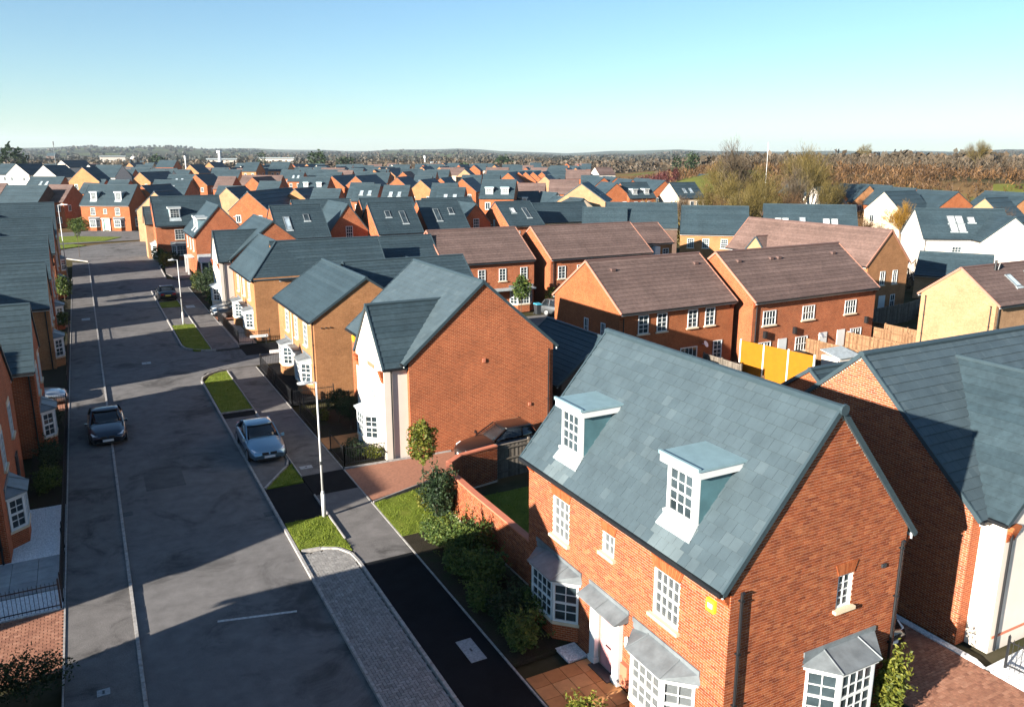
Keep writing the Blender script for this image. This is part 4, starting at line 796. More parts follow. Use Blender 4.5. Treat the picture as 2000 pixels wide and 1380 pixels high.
# ------------------------------------------------------------------ right hand neighbour: brick gable towards the street, white wing towards the camera
Rh = House('detached_house', 'red brick house with white rendered wing beside the brown block driveway', (28.0, 17.88), 0, 10.6, 9.5, 4.35, 8.45, wall='red_wall', tiles=True, walls=False, vg=0.08)
bpy.context.view_layer.update()
wall_brick(Rh.root, Rh.F['L'], -Rh.hw, Rh.hw, gable_top(Rh), [], 300)
mb = MB(); a_, w_ = Rh.wl / 2, Rh.hw; mb.poly([(-a_, -w_, 0), (a_, -w_, 0), (a_, -w_, Rh.zt), (-a_, -w_, Rh.zt)]); mb.poly([(a_, w_, 0), (-a_, w_, 0), (-a_, w_, Rh.zt), (a_, w_, Rh.zt)]); mb.poly([(a_, -w_, 0), (a_, w_, 0), (a_, w_, Rh.zt), (a_, 0, Rh.zr - 0.1), (a_, -w_, Rh.zt)]); mb.build('wall', 'red_wall', Rh.root)
ro = underlay(Rh); tile_slope(Rh.root, ro, *Rh.e['F'], limit=220); ridge_tiles(Rh, -Rh.L / 2 - 0.03, Rh.L / 2, 24)
cgr = cross_gable(Rh.root, 'white_wing', Rh.F['F'], -0.95, 3.95, 4.4, 8.0, 4.6, 0.75, 'white_render', 'slate_roof', oh=0.12)
FG = Face(Rh.F['F'].o + Rh.F['F'].n * 0.75, Rh.F['F'].u, Rh.F['F'].n); bay(cgr, FG, -1.0, 0.85, 2.2, 1.3, 2.5, 0.6, base='white_render', htop=2.6); window(cgr, FG, -1.0, 3.1, 1.0, 1.3, 3, 4)
mb = MB(); mb.tube(FG.p(-4.55, 0.1, 0.07), FG.p(-4.55, 4.25, 0.07), 0.042, n=8); mb.build('downpipe', 'black_trim', cgr); mb = MB()
for i in range(6): mb.fbox(FG, -4.7, -4.3, 3.75 + i * 0.09, 3.83 + i * 0.09, -0.01, 0.03 + 0.03 * i, rng.random())
mb.build('corbel', 'brick', cgr); mb = MB(); mb.fbox(FG, -4.68, 2.8, 0.5, 0.57, -0.005, 0.03); mb.build('plinth_band', 'terracotta', cgr)
R2 = House('detached_house', 'slate roofed brick house whose gable peeps behind the white winged house', (28.4, 21.5), 0, 8.0, 4.6, 5.2, 6.85, wall='red_wall')
# ------------------------------------------------------------------ left side of the street: gables to the road, in their own shade
def street_gable(y0, y1, xf, ze, zr, wall, label, cross=None, depth=9.5, roof='slate_roof', bayy=None):
    Wg = y1 - y0; h = House('detached_house', label, (xf - depth / 2, (y0 + y1) / 2), 0, depth, Wg, ze, zr, wall=wall, roof=roof, gauge=0.36)
    for u in (-Wg * 0.22, Wg * 0.2): h.win('R', u, 3.0, 0.95, 1.4, nx=2, ny=4, lintel='sill_stone')
    bay(h.root, h.F['R'], -Wg * 0.22 if bayy is None else bayy, 0.8, 2.1, 1.1, 2.1, 0.55, base=wall, htop=2.5, nxf=3, hood='lead'); box_part(h.root, 'door', h.F['R'], Wg * 0.2 - 0.45, Wg * 0.2 + 0.45, 0.1, 2.1, 0.0, 0.06, 'dark_door')
    if cross: cross_gable(h.root, 'side_gable', h.F['F'], cross[0], cross[1], ze, cross[2], Wg * 0.5, cross[3], cross[4], 'slate_roof')
    h.pipe('F', depth / 2 - 0.3); return h
L0 = street_gable(12.3, 22.4, -3.4, 5.0, 8.6, 'red_wall', 'brick house before the red block driveway, mostly out of view')
L1 = street_gable(32.9, 43.2, -3.75, 4.75, 8.6, 'red_wall', 'shaded red brick house with bay window over white gravel', bayy=-2.6)
L2 = street_gable(45.2, 51.7, -2.95, 4.5, 7.4, 'red_wall', 'shaded red brick house beside the silver car driveway', depth=7)
L3 = street_gable(64.2, 70.8, -2.75, 4.5, 7.4, 'buff_wall', 'buff brick house with a pale meter box on its side wall', depth=7.2); box_part(L3.root, 'meter_box', L3.F['F'], 1.9, 2.45, 0.6, 1.35, 0.0, 0.12, 'white_trim')
L3b = House('detached_house', 'house set back behind the buff house with the meter box', (-14.5, 59.2), -90, 9, 8, 5.0, 8.3, wall='red_wall')
L4 = street_gable(77.2, 87.4, -2.9, 4.8, 8.0, 'red_wall', 'brick house with steep roof plane opposite the parking bay', cross=(-2.6, 2.6, 7.2, 0.8, 'orange_wall'))
L5 = street_gable(95.7, 104.6, -2.9, 5.0, 8.4, 'red_wall', 'brick house further up the shaded side of the street', cross=(-2.0, 2.8, 7.6, 1.0, 'orange_wall'))
L6 = street_gable(113.5, 124.0, -3.0, 5.0, 9.0, 'buff_wall', 'house at the far end of the shaded side by the tall lamp post', cross=(-2.2, 3.2, 8.0, 1.4, 'buff_wall'))
for i, (x, y, ph) in enumerate(((-19, 15, 0), (-19, 29.4, -90), (-18.5, 43.3, 0), (-22, 61.5, 0), (-20, 78.5, -90), (-19, 96.5, 0))):
    House('detached_house', ('slate roofed house behind the red block driveway', 'back row brick house behind the gravel front garden', 'back row brick house behind the silver car driveway', 'back row brick house behind the buff street house', 'back row brick house turned side on to the street', 'back row brick house near the tall lamp post')[i], (x, y), ph, 9, 8, 5.4 if i == 1 else 5.0, 9.5 if i == 1 else 8.6, wall='red_wall', detail=1)
# ------------------------------------------------------------------ brown roofed terraces and the rows behind
def win_row(h, face, us, z, w, hh, **k):
    for u in us: h.win(face, u, z, w, hh, **k)
T1 = House('terrace_house', 'brown tiled brick house with a glazed bay by the small tree', (33.9, 73.0), -1, 9.6, 9.0, 5.0, 7.8, wall='red_wall', roof='brown_roof', gauge=0.36); win_row(T1, 'F', (-3.4, -0.9, 1.3, 3.6), 3.1, 0.75, 1.2, lintel=None)
bay(T1.root, T1.F['F'], 3.3, 0.8, 2.1, 1.3, 2.4, 0.6, base='red_wall', htop=2.5); box_part(T1.root, 'porch_roof', T1.F['F'], -1.5, 4.5, 2.25, 2.4, 0.0, 0.9, 'lead_pale')
T2 = House('terrace_house', 'brown tiled brick house with its rear wall towards the courtyard', (46.1, 72.0), 0, 12.3, 8.6, 5.0, 7.82, wall='red_wall', roof='brown_roof', gauge=0.36); win_row(T2, 'F', (-4.8, -2.6, 0.2, 2.6, 4.8), 3.0, 0.85, 1.25)
T2b = House('terrace_house', 'short brown tiled buff end house stepped back from the terrace', (57.0, 78.5), 0, 8.0, 6.6, 4.9, 7.0, wall='buff_wall', roof='brown_roof', gauge=0.36); win_row(T2b, 'F', (0.8, 3.0), 3.0, 0.85, 1.25); box_part(T2b.root, 'porch', T2b.F['F'], 0.9, 1.6, 0, 4.6, 0.0, 0.8, 'white_trim')
T3 = House('terrace_house', 'brown tiled orange brick pair with four rear windows and a satellite dish', (34.85, 46.15), 1, 10.0, 8.5, 5.0, 7.93, wall='orange_wall', roof='brown_roof', gauge=0.36)
win_row(T3, 'F', (-3.0, -1.45, 1.2, 2.75), 3.45, 0.85, 1.25); win_row(T3, 'F', (3.6,), 1.0, 0.8, 1.3); win_row(T3, 'L', (0.2, 2.2), 2.9, 0.5, 1.15, ny=2, rail=False); T3.win('F', 1.0, 0.15, 1.5, 1.95, nx=4, ny=1, rail=False, sill=False); T3.win('F', -2.5, 0.9, 0.9, 1.1)
T4 = House('terrace_house', 'brown tiled brick terrace of three with white back doors and fenced gardens', (47.0, 45.3), 2, 13.2, 8.4, 5.0, 8.04, wall='red_wall', roof='brown_roof', gauge=0.36)
win_row(T4, 'F', (-4.9, -0.9, 3.7), 3.2, 1.25, 1.05, nx=4, ny=2, rail=True); win_row(T4, 'F', (-5.2, -1.4, 4.6), 0.9, 1.25, 1.1, nx=4, ny=2)
for u in (-3.4, 0.9, 2.9): box_part(T4.root, 'door', T4.F['F'], u - 0.42, u + 0.42, 0.1, 2.05, 0.0, 0.05, 'white_trim')
for u in (-5.3, -2.3, 5.6): box_part(T4.root, 'wall_bracket', T4.F['F'], u - 0.1, u + 0.1, 2.3, 2.8, 0.0, 0.25, 'black_trim')
for h, us in ((T3, (-3.4, 3.9)), (T4, (-5.2, -1.9, -1.1, 4.9))):
    for u in us: c = h.slope('F', u, 0.78); mb = MB(); mb.box(c.x - 0.16, c.x + 0.16, c.y - 0.14, c.y + 0.14, c.z - 0.05, c.z + 0.13); mb.build('roof_vent', 'ridge_brown', h.root)
for h, u, z in ((T3, 2.2, 2.2), (T4, 0.4, 1.9), (T4, 3.7, 1.8)):
    F = h.F['F']; mb = MB(); mb.tube(F.p(u, z, 0.0), F.p(u, z, 0.3), 0.02, n=6); mb.tube(F.p(u, z, 0.3), F.p(u + 0.03, z + 0.05, 0.38), 0.05, 0.24, 12); mb.build('satellite_dish', 'plate_white', h.root)
for h in (T1, T2, T3, T4): h.pipe('F', -h.wl / 2 + 0.3)
for h in (T3, T4, T2): corbel(h, 'F', h.wl / 2 - 0.18, 4.55, 1); corbel(h, 'F', -h.wl / 2 + 0.18, 4.55, 1)
T5 = House('terrace_house', 'long pink tiled row with a buff gable end of two narrow windows', (65.6, 58.9), -88, 17.8, 6.4, 5.0, 8.15, wall='buff_wall', roof='pink_roof', gauge=0.36); T5.win('R', -0.7, 3.1, 0.65, 1.3, ny=2, rail=False); T5.win('R', 1.1, 3.1, 0.65, 1.3, ny=2, rail=False); box_part(T5.root, 'door', T5.F['R'], -0.9, 0.0, 0.1, 2.1, 0, 0.05, 'white_trim'); T5.win('R', 1.1, 0.9, 0.65, 1.2, ny=2)
cross_gable(T5.root, 'front_gable', T5.F['F'], -4.6, 1.5, 5.0, 6.6, 3.0, 0.3, 'pale_buff_wall', 'brown_roof')
T6 = House('terrace_house', 'pale buff brick house with blank gable and brown tiled roof', (60.2, 35.2), 0, 12.4, 6.2, 5.0, 7.25, wall='pale_buff_wall', roof='brown_roof', gauge=0.36); T6.skylight('F', -2.3, 0.55, 0.6, 1.2); T6.skylight('F', 0.2, 0.6, 0.6, 1.2); T6.pipe('L', -2.4); T6.pipe('L', 2.5); T6.pipe('F', -5.9)
c = T6.slope('F', -3.0, 0.85); mb = MB(); mb.tube(c, c + Vector((0, 0, 0.7)), 0.09, n=8); mb.tube(c + Vector((0.35, 0, 0)), c + Vector((0.5, 0, 0.45)), 0.07, n=8); mb.build('flue', 'black_trim', T6.root)
# slate houses behind the terraces
S1 = House('detached_house', 'buff house with broad slate roof and four white windows behind the terrace', (73.8, 83.0), -40, 8.6, 8.6, 5.0, 8.3, wall='buff_wall', gauge=0.4); win_row(S1, 'F', (-2.9, -1.0, 1.3, 2.6), 3.2, 0.85, 1.2, nx=3, ny=4)
S2 = House('detached_house', 'slate roofed house with dark brick gable and small cream front gable', (70.8, 95.0), -35, 10, 8.4, 5.0, 8.2, wall='dark_wall', gauge=0.4); cross_gable(S2.root, 'front_gable', S2.F['L'], 1.8, 2.6, 5.0, 7.6, 3.0, 3.2, 'cream_render', 'slate_roof')
S3 = House('detached_house', 'long slate roof with bright square skylights behind the pink tiled row', (84.5, 77.0), -42, 11.5, 8.6, 5.0, 8.5, wall='buff_wall', gauge=0.4)
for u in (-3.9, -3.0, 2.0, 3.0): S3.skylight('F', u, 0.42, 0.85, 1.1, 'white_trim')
S3.skylight('F', -0.9, 0.45, 0.8, 1.1, 'sky_glass')
Wh = House('detached_house', 'white rendered house with large roof window and gabled right wing', (94.4, 62.8), -35, 10.2, 8.2, 5.2, 8.5, wall='white_render', gauge=0.4); Wh.win('F', -1.2, 3.0, 1.1, 1.3, nx=3, ny=4, pane='glass'); Wh.win('F', 2.0, 3.0, 0.7, 1.0)
for u in (-1.35, -0.45):
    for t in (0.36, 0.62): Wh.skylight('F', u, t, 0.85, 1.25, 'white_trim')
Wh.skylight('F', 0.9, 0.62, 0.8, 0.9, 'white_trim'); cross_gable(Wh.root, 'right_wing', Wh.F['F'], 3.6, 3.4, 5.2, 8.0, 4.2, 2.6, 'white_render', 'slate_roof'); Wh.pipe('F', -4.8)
GAh = House('garage', 'slate roofed garage before the white rendered house', (82.0, 54.2), -60, 7.0, 6.4, 2.5, 4.7, wall='pale_buff_wall', gauge=0.4, cat='garage')
# skylight row
def row_house(x0, x1, yr, label, lights, zr=8.75, half=4.2, wall='red_wall', ze=5.0, bits=True):
    h = House('detached_house', label, ((x0 + x1) / 2, yr), 1, x1 - x0, half * 2, ze, zr, wall=wall, gauge=0.38)
    for u, t, w, hh, p in lights: h.skylight('F', u, t, w, hh, p)
    win_row(h, 'F', (-1.5, 1.3), 3.0, 0.8, 1.3)
    h.win('L', -0.3, 4.6, 0.45, 1.0, ny=2, rail=False); return h
row_house(20.5, 26.9, 103.4, 'brick house with one long and one small skylight, by the street backs', ((-1.6, 0.45, 0.75, 2.2, 'sky_glass'), (0.9, 0.6, 0.7, 1.1, 'glass')))
row_house(33.0, 39.2, 103.4, 'brick house with small skylight left of a long skylight', ((-0.9, 0.62, 0.7, 1.1, 'glass'), (1.1, 0.5, 0.75, 2.2, 'glass')))
row_house(40.6, 46.8, 105.4, 'brick house with long skylight left of a small skylight, above the terrace', ((-0.9, 0.5, 0.75, 2.2, 'glass'), (1.3, 0.62, 0.7, 1.1, 'glass')))
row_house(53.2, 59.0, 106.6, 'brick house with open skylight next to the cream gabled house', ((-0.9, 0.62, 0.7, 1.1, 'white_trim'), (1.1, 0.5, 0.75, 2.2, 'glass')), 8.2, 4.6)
def y_house(x, yn, zr, half, label, wall, L=9.5, ze=5.0, z_win=5.6): 
    h = House('detached_house', label, (x, yn + L / 2), -90, L, half * 2, ze, zr, wall=wall, gauge=0.38); h.win('R', 0, 4.2, 0.9, 1.7, nx=3, ny=4); return h
y_house(30.4, 103.0, 8.7, 2.8, 'narrow red brick gable end with tall white window between skylight roofs', 'red_wall'); y_house(50.2, 106.5, 8.0, 2.6, 'red brick gable end with arched white window beside the skylight roofs', 'red_wall')
for (x0, x1, lab) in ((25.7, 34.0, 'slate ridge behind the narrow brick gable end'), (35.4, 43.5, 'slate ridge behind the small and long skylights'), (45.0, 53.2, 'slate ridge behind the brick gable with arched window')):
    House('detached_house', lab, ((x0 + x1) / 2, 114.6), 0, x1 - x0, 8.0, 5.0, 8.75 if x0 < 40 else 8.5, wall='orange_wall', gauge=0.4)
W2 = y_house(72.0, 112.0, 7.95, 4.2, 'cream rendered gable house with slate roof beyond the terraces', 'cream_render'); win_row(W2, 'R', (-1.8, 0.9), 2.6, 0.7, 1.2)
House('detached_house', 'slate roofed wing in front of the cream gable house', (66.0, 110.0), 0, 9.5, 6.4, 4.8, 7.6, wall='cream_render', gauge=0.4)
W3 = House('detached_house', 'white gabled house with two small white dormers beyond the skylight row', (71.0, 133.5), 0, 9.5, 8.0, 5.0, 8.2, wall='cream_render', gauge=0.45); cross_gable(W3.root, 'white_wing', W3.F['F'], 5.4, 3.0, 5.0, 8.1, 4.0, 2.0, 'white_render', 'slate_roof'); W3.dormer('F', -2.6, 1.0, 2.6, 7.3, 6.2, cheek='grp_pale'); W3.dormer('F', 0.4, 1.0, 2.6, 7.3, 6.2, cheek='grp_pale')
p = G(1131.4, 361.2, 10.0); B3 = House('town_house', 'three storey buff gabled house with a shaded dark front and two skylights', (p.x + 3.5, p.y + 3.8), 50, 9.0, 8.6, 7.2, 10.2, wall='pale_buff_wall', gauge=0.4); B3.skylight('F', -1.2, 0.5, 0.8, 1.4); B3.skylight('F', 1.8, 0.5, 0.8, 1.4); win_row(B3, 'F', (-2.0, 2.0), 5.0, 0.9, 1.4); win_row(B3, 'F', (-2.0, 2.0), 2.0, 0.9, 1.4)
# ------------------------------------------------------------------ the estate beyond: every roof one can tell apart
PHI = {'P': -35, 'O': 52, 'Y': 78, 'M': 0}
COL = {'o': 'orange_wall', 'r': 'red_wall', 'b': 'buff_wall', 'p': 'pale_buff_wall', 'w': 'white_render', 'c': 'cream_render', 'd': 'dark_wall'}
CNAME = {'o': 'orange brick', 'r': 'red brick', 'b': 'buff brick', 'p': 'pale buff brick', 'w': 'white rendered', 'c': 'cream rendered', 'd': 'dark brick'}
RN = {'s': 'slate_roof', 'n': 'brown_roof'}; RNAME = {'s': 'slate', 'n': 'brown tiled'}
VIEWN = {'P': 'with its roof slope towards the light', 'O': 'with a sunlit gable and shaded roof slope', 'Y': 'with its gable turned towards the bank', 'M': 'with its roof square to the terraces'}
VIEWN = {'P': 'lit slope', 'O': 'sunlit gable', 'Y': 'gable to the bank', 'M': 'square roof'}
MARKS = [((5, 184), 'by the green door house'), ((-20, 300), 'by the white terraces'), ((-15, 230), 'behind the shaded street'), ((30, 135), 'behind the dormered brick houses'), ((45, 160), 'behind the skylight row'), ((75, 165), 'beyond the skylight row'), ((60, 240), 'in the middle estate'), ((110, 260), 'in the far middle estate'), ((20, 260), 'beyond the street end'), ((95, 180), 'behind the three storey house'), ((130, 190), 'below the green mound'), ((140, 130), 'among the bare trees'), ((150, 100), 'below the scrub bank'), ((50, 420), 'near the store tower'), ((130, 420), 'near the white mast'), ((200, 380), 'at the wood edge'), ((-30, 480), 'before the wooded hills'), ((120, 600), 'on the estate rim'), ((20, 620), 'under the white warehouse')]
def zone(r, az):
    x, y = r * math.sin(R(az)), r * math.cos(R(az)); return min(MARKS, key=lambda m: math.hypot(m[0][0] - x, m[0][1] - y))[1]
def far_house(x, y, xr, cls, wc, rc='s', zr=8.6, ze=5.2, half=4.0, extras='', jit=0):
    ph = PHI[cls] + jit; u = np.array([math.cos(R(ph)), math.sin(R(ph)), 0.0]); p = np.array(G(x, y, zr))
    if cls == 'Y': L = 9.5; c = p + u * L / 2      # near apex given, ridge runs back
    else:
        lo, hi = 3.0, 40.0
        f = lambda t: proj(p + u * t)[0]
        L = 9.0
        if f(hi) > xr:
            for _ in range(30):
                L = (lo + hi) / 2
                if f(L) < xr: lo = L
                else: hi = L
        L = min(18, max(5.5, L)); c = p + u * L / 2
    r = math.hypot(c[0], c[1]); az = math.degrees(math.atan2(c[0], c[1])); z0 = max(0, land_h(c[0], c[1])) if r < 400 else 0
    sz = 'small ' if L < 7 else 'long ' if L > 12 else ''
    lab = 'far %s%s house, %s roof, %s, %s' % (sz, CNAME[wc], RNAME[rc], VIEWN[cls], zone(r, az))
    if 'D' in extras: lab = 'far %s dormered house %s' % (CNAME[wc], zone(r, az))
    elif 'K' in extras: lab = 'far %s skylit house, %s, %s' % (CNAME[wc], VIEWN[cls], zone(r, az))
    h = House('distant_house', lab, (c[0], c[1]), ph, L, half * 2, ze, zr, wall=COL[wc], roof=RN[rc], group=lab.replace('house', 'houses', 1), detail=0, z0=0)
    if 'D' in extras:
        for uu in (-L * 0.22, L * 0.22): h.dormer('F', uu, 1.3, half * 0.72, ze + (zr - ze) * 0.62, ze + (zr - ze) * 0.3, cheek='lead')
    if 'K' in extras:
        for uu in (-0.9, 0.9): h.skylight('F', uu, 0.5, 0.8, 1.3, 'sky_glass')
    if r < 420:
        n = 3 if L > 7 else 2
        for s_ in ('F',) + (('L',) if cls in 'OM' else ('R',) if cls == 'P' else ('L',)):
            span = (L if s_ == 'F' else half * 2) * 0.5
            for i in range(n if s_ == 'F' else 2):
                uu = -span / 2 + span * i / ((n if s_ == 'F' else 2) - 1)
                far_window(h.root, h.F[s_], uu, ze - 1.9, 0.95, 1.3)
                if r < 230 and s_ == 'F': far_window(h.root, h.F[s_], uu, 0.9, 0.95, 1.3)
    return h
FAR = [ # ridge left x, y, ridge right x, class, wall, roof, kwargs
 (2, 320, 30, 'P', 'w', 's', dict(zr=11.6, ze=8.0, half=4.6)), (31, 320.5, 82, 'O', 'w', 's', dict(zr=11.6, ze=8.0, half=4.6)), (84, 323, 128, 'O', 'w', 's', dict(zr=11.6, ze=8.0, half=4.6)), (61, 345, 127, 'P', 'r', 's', dict(extras='K')), (13, 362, 94, 'P', 'd'), (96, 361, 118, 'P', 'r', 'n'), (-30, 358, 12, 'P', 'r', 'n'),
 (167, 350.5, 208, 'P', 'o'), (214, 351, 255, 'P', 'o'), (172, 321.7, 190, 'O', 'w', 's', dict(zr=11.6, ze=8.0, half=4.6)), (160, 327, 178, 'O', 'b', 's', dict(zr=11.6, ze=8.0, half=4.6)), (188, 322.5, 239, 'P', 'w', 's', dict(zr=11.6, ze=8.0, half=4.6)), (211, 337.4, 252, 'O', 'b'), (119, 313.5, 168, 'O', 'w', 's', dict(zr=11.6, ze=8.0, half=4.6)), (239, 326, 262, 'P', 'w'), (86, 320.5, 115, 'P', 'w'), (128, 322, 145, 'P', 'c'),
 (252.4, 318, 276, 'O', 'b'), (250, 314, 282, 'P', 'r'), (240, 327.6, 294, 'P', 'c'), (272.6, 336.7, 330, 'O', 'b'), (311, 313, 346, 'P', 'r', 's', dict(zr=11.6, ze=8.0, half=4.6)), (300, 318, 309, 'O', 'w'), (370.4, 321.7, 396, 'O', 'b', 's', dict(zr=10.5, ze=7)), (407.6, 317, 433, 'O', 'b', 's', dict(zr=10.5, ze=7)), (391, 327.6, 447, 'P', 'w', 's', dict(extras='D')), (447.4, 327.6, 481, 'O', 'r'),
 (330, 340.6, 381, 'P', 'b', 's', dict(extras='K')), (302, 351.5, 374, 'P', 'r', 's', dict(extras='K')), (381, 341, 417, 'O', 'o'), (276, 362.8, 333, 'O', 'o'), (300.6, 374.6, 318, 'O', 'p'), (426, 345, 447, 'P', 'r', 'n'), (441.5, 366.7, 479, 'O', 'p'), (426.5, 363.5, 441, 'P', 'b'), (482.6, 374.6, 570, 'O', 'o'), (473.5, 342.6, 553, 'P', 'r', 'n'), (492.4, 346.5, 530, 'O', 'o', 'n'), (507, 354, 545, 'P', 'r'),
 (480, 317, 508, 'P', 'b', 's', dict(zr=11.6, ze=8.0, half=4.6)), (530, 316.5, 568, 'P', 'p', 's', dict(zr=11.6, ze=8.0, half=4.6)), (515, 320, 527, 'O', 'b'), (567.4, 335.4, 591.5, 'P', 'o', 's', dict(extras='K')), (588, 346, 646, 'P', 'r', 's', dict(extras='D')), (575, 369, 612, 'O', 'b'), (611.7, 368.7, 662.6, 'P', 'r'), (648, 344, 694, 'O', 'o'), (694, 344, 740, 'O', 'r'), (684.8, 357, 724, 'P', 'p'), (694, 360, 744, 'P', 'r', 's', dict(extras='K')),
 (750, 362, 802, 'P', 'r', 's', dict(extras='K')), (774.8, 346.5, 800, 'O', 'o'), (722.6, 337.4, 762, 'P', 'r'), (786.5, 336, 803, 'O', 'o', 'n'), (810, 343, 844, 'P', 'b', 's', dict(extras='K')), (821, 351.7, 850, 'O', 'b'), (844, 358, 895, 'P', 'p'), (855.6, 366, 908.5, 'P', 'r', 's', dict(extras='K')), (860, 348, 880, 'O', 'o'), (902, 349, 923.5, 'O', 'o'), (902.6, 342, 941.7, 'P', 'r'), (944, 340.6, 971.7, 'P', 'r'), (941.7, 351, 1009, 'P', 'o', 's', dict(extras='D', zr=10.4, ze=7.2)),
 (823, 325.7, 842, 'O', 'b'), (741, 327, 752, 'O', 'b'), (755, 327.6, 771, 'O', 'p'), (765, 321.7, 785, 'O', 'w'), (858, 326, 876, 'O', 'b'), (889.6, 327, 906, 'O', 'o', 'n'), (660, 333, 690, 'P', 'r', 'n'), (600, 331, 640, 'P', 'r'), (640, 336, 668, 'P', 'r'), (560, 327, 590, 'P', 'w'), (655, 326, 676, 'O', 'b'), (668, 321, 690, 'O', 'w'), (692, 323, 730, 'P', 'c'), (700, 335, 722, 'P', 'r'),
 (992, 337.4, 1010, 'O', 'o'), (1013, 336, 1024, 'O', 'o'), (1026.5, 336, 1039, 'O', 'o'), (1041, 336, 1055, 'O', 'o'), (1058, 336, 1070, 'O', 'o'), (1043.5, 326, 1068, 'P', 'b'), (1071, 327, 1093, 'P', 'c'), (1106, 329, 1116, 'O', 'o'), (1124, 328, 1136, 'O', 'b'), (1161.5, 327, 1194, 'M', 'w', 'n'), (1064, 344, 1076, 'O', 'p'), (1070, 341, 1103.5, 'P', 'b'), (1073.5, 351, 1131, 'P', 'o', 'n'), (1011, 358, 1066, 'P', 'r', 'n'), (1135, 342.6, 1170, 'P', 'r'),
 (1180, 346.5, 0, 'Y', 'o'), (1204, 346.5, 0, 'Y', 'o', 's', dict(extras='K')), (1205, 358, 0, 'Y', 'o'), (1236, 351, 0, 'Y', 'o'), (1270, 350, 0, 'Y', 'o'), (1299, 353, 0, 'Y', 'o'), (1211, 357, 1263, 'M', 'o', 's', dict(extras='D')), (1307, 357, 1357, 'M', 'c', 's', dict(extras='K')), (1395, 341.5, 0, 'Y', 'p', 's', dict(half=4.6)),
 (1592.5, 352, 0, 'Y', 'o', 's', dict(extras='D')), (1590, 365.5, 1622, 'M', 'w'), (1633, 362, 0, 'Y', 'o'), (1699, 362, 0, 'Y', 'b'), (1743, 363, 0, 'Y', 'o', 's', dict(extras='D')), (1727, 374.5, 1788, 'M', 'c'), (1790, 368.5, 0, 'Y', 'o'), (1872.5, 375, 0, 'Y', 'o', 's', dict(half=5.0)), (1923.5, 387, 1946, 'M', 'p'), (2016, 378, 0, 'Y', 'b', 's', dict(half=5.2)), (470, 412, 494, 'O', 'p', 's', dict(zr=4.8, ze=2.6, half=3.0)),
]
for t in FAR:
    k = t[6] if len(t) > 6 else {}
    far_house(t[0], t[1], t[2], t[3], t[4], t[5] if len(t) > 5 else 's', **k)
# roofs along the far edge, too small to measure one by one
rr = random.Random(5)
for i in range(95):
    y = rr.choice((319, 321, 323, 325, 328, 330, 332)) + rr.uniform(-1, 1); x = rr.uniform(460, 1150) if i > 25 else rr.uniform(-10, 480)
    cls = rr.choice('PPO'); w_ = 30 * (y - 296) / 24 * rr.uniform(0.6, 1.3)
    far_house(x, y, x + w_, cls, rr.choice('oorbbpcwr'), rr.choice('sssn'), jit=rr.uniform(-6, 6))
# white sheds, a store with a tower, masts and a dome on the horizon
def shed(x0, x1, y, h, label, dist, m='white_render'):
    a = G(x0, 320, 0); az0 = math.atan2(a.x, a.y); a = G(x1, 320, 0); az1 = math.atan2(a.x, a.y); c0 = Vector((dist * math.sin(az0), dist * math.cos(az0), 0)); c1 = Vector((dist * math.sin(az1), dist * math.cos(az1), 0)); d = (c1 - c0); L = d.length; ang = math.atan2(d.y, d.x)
    o = empty('warehouse', (*((c0 + c1) / 2).xy, land_h(*((c0 + c1) / 2).xy)), ang, label, 'warehouse'); mb = MB(); mb.box(-L / 2, L / 2, 0, 40, 0, h); mb.build('wall', m, o); mb = MB(); mb.box(-L / 2 - 1, L / 2 + 1, -1, 41, h, h + 1.2); mb.build('roof', 'lead_pale', o); mb = MB()
    for i in range(8): mb.box(-L / 2 + L * (i + 0.2) / 8, -L / 2 + L * (i + 0.6) / 8, -0.2, 0.0, h * 0.25, h * 0.6)
    mb.build('door_band', 'lead', o)
shed(196, 246, 300, 11, 'long white warehouse roof among the woods on the horizon', 1250); shed(405, 462, 305, 9, 'white store building with a slim tower on the horizon', 900); shed(508, 574, 303, 9, 'pale warehouse behind the bare woods', 1100); shed(842, 858, 312, 6, 'small white shed by the mast', 800); shed(908, 924, 319, 5, 'low white shed at the estate edge', 700); shed(1780, 1815, 304, 7, 'dark low building on the heath skyline', 900, 'dark_wall')
def mast(x, y0, y1, dist, label, m='plate_white', r=0.35):
    a = G(x, 320, 0); az = math.atan2(a.x, a.y); q = Vector((dist * math.sin(az), dist * math.cos(az), 0)); dd = np.array([q.x, q.y, 0]) @ cF * 1.0; zz = lambda y: CAM_H - (y - 300.0) * dist * math.cos(az - YAW) / FPX / math.cos(PITCH) ** 2
    mb = MB(); mb.tube((q.x, q.y, land_h(q.x, q.y) - 1), (q.x, q.y, zz(y0)), r * 1.3, r * 0.7, 8); mb.tube((q.x, q.y, zz(y0) - 2), (q.x, q.y, zz(y0)), r * 1.6, r * 1.6, 8); tag(mb.build('mast', m), label, 'mast')
mast(1498, 281, 327, 210, 'slim white pole standing among the bare trees', r=0.055); mast(830, 304, 316, 700, 'white mast above the far roofs', r=0.6); mast(430, 295, 305, 880, 'white tower of the store on the horizon', r=1.6); mast(362.5, 304, 316, 520, 'white pole above the slate roofs', r=0.35); mast(109, 279, 298, 520, 'thin aerial mast over the dark hall', 'lead', 0.2); mast(1420, 304, 320, 330, 'dark post on the green mound', 'black_trim', 0.3)
a = G(262, 320, 0); az = math.atan2(a.x, a.y); q = Vector((1500 * math.sin(az), 1500 * math.cos(az), land_h(1500 * math.sin(az), 1500 * math.cos(az)))); mb = MB(); rings = []
for i in range(7): t = i / 6 * 1.45; rings.append([(q.x + 6.5 * math.cos(t) * math.cos(s), q.y + 6.5 * math.cos(t) * math.sin(s), q.z + 9 * math.sin(t) + 2) for s in [j * 0.5236 for j in range(12)]])
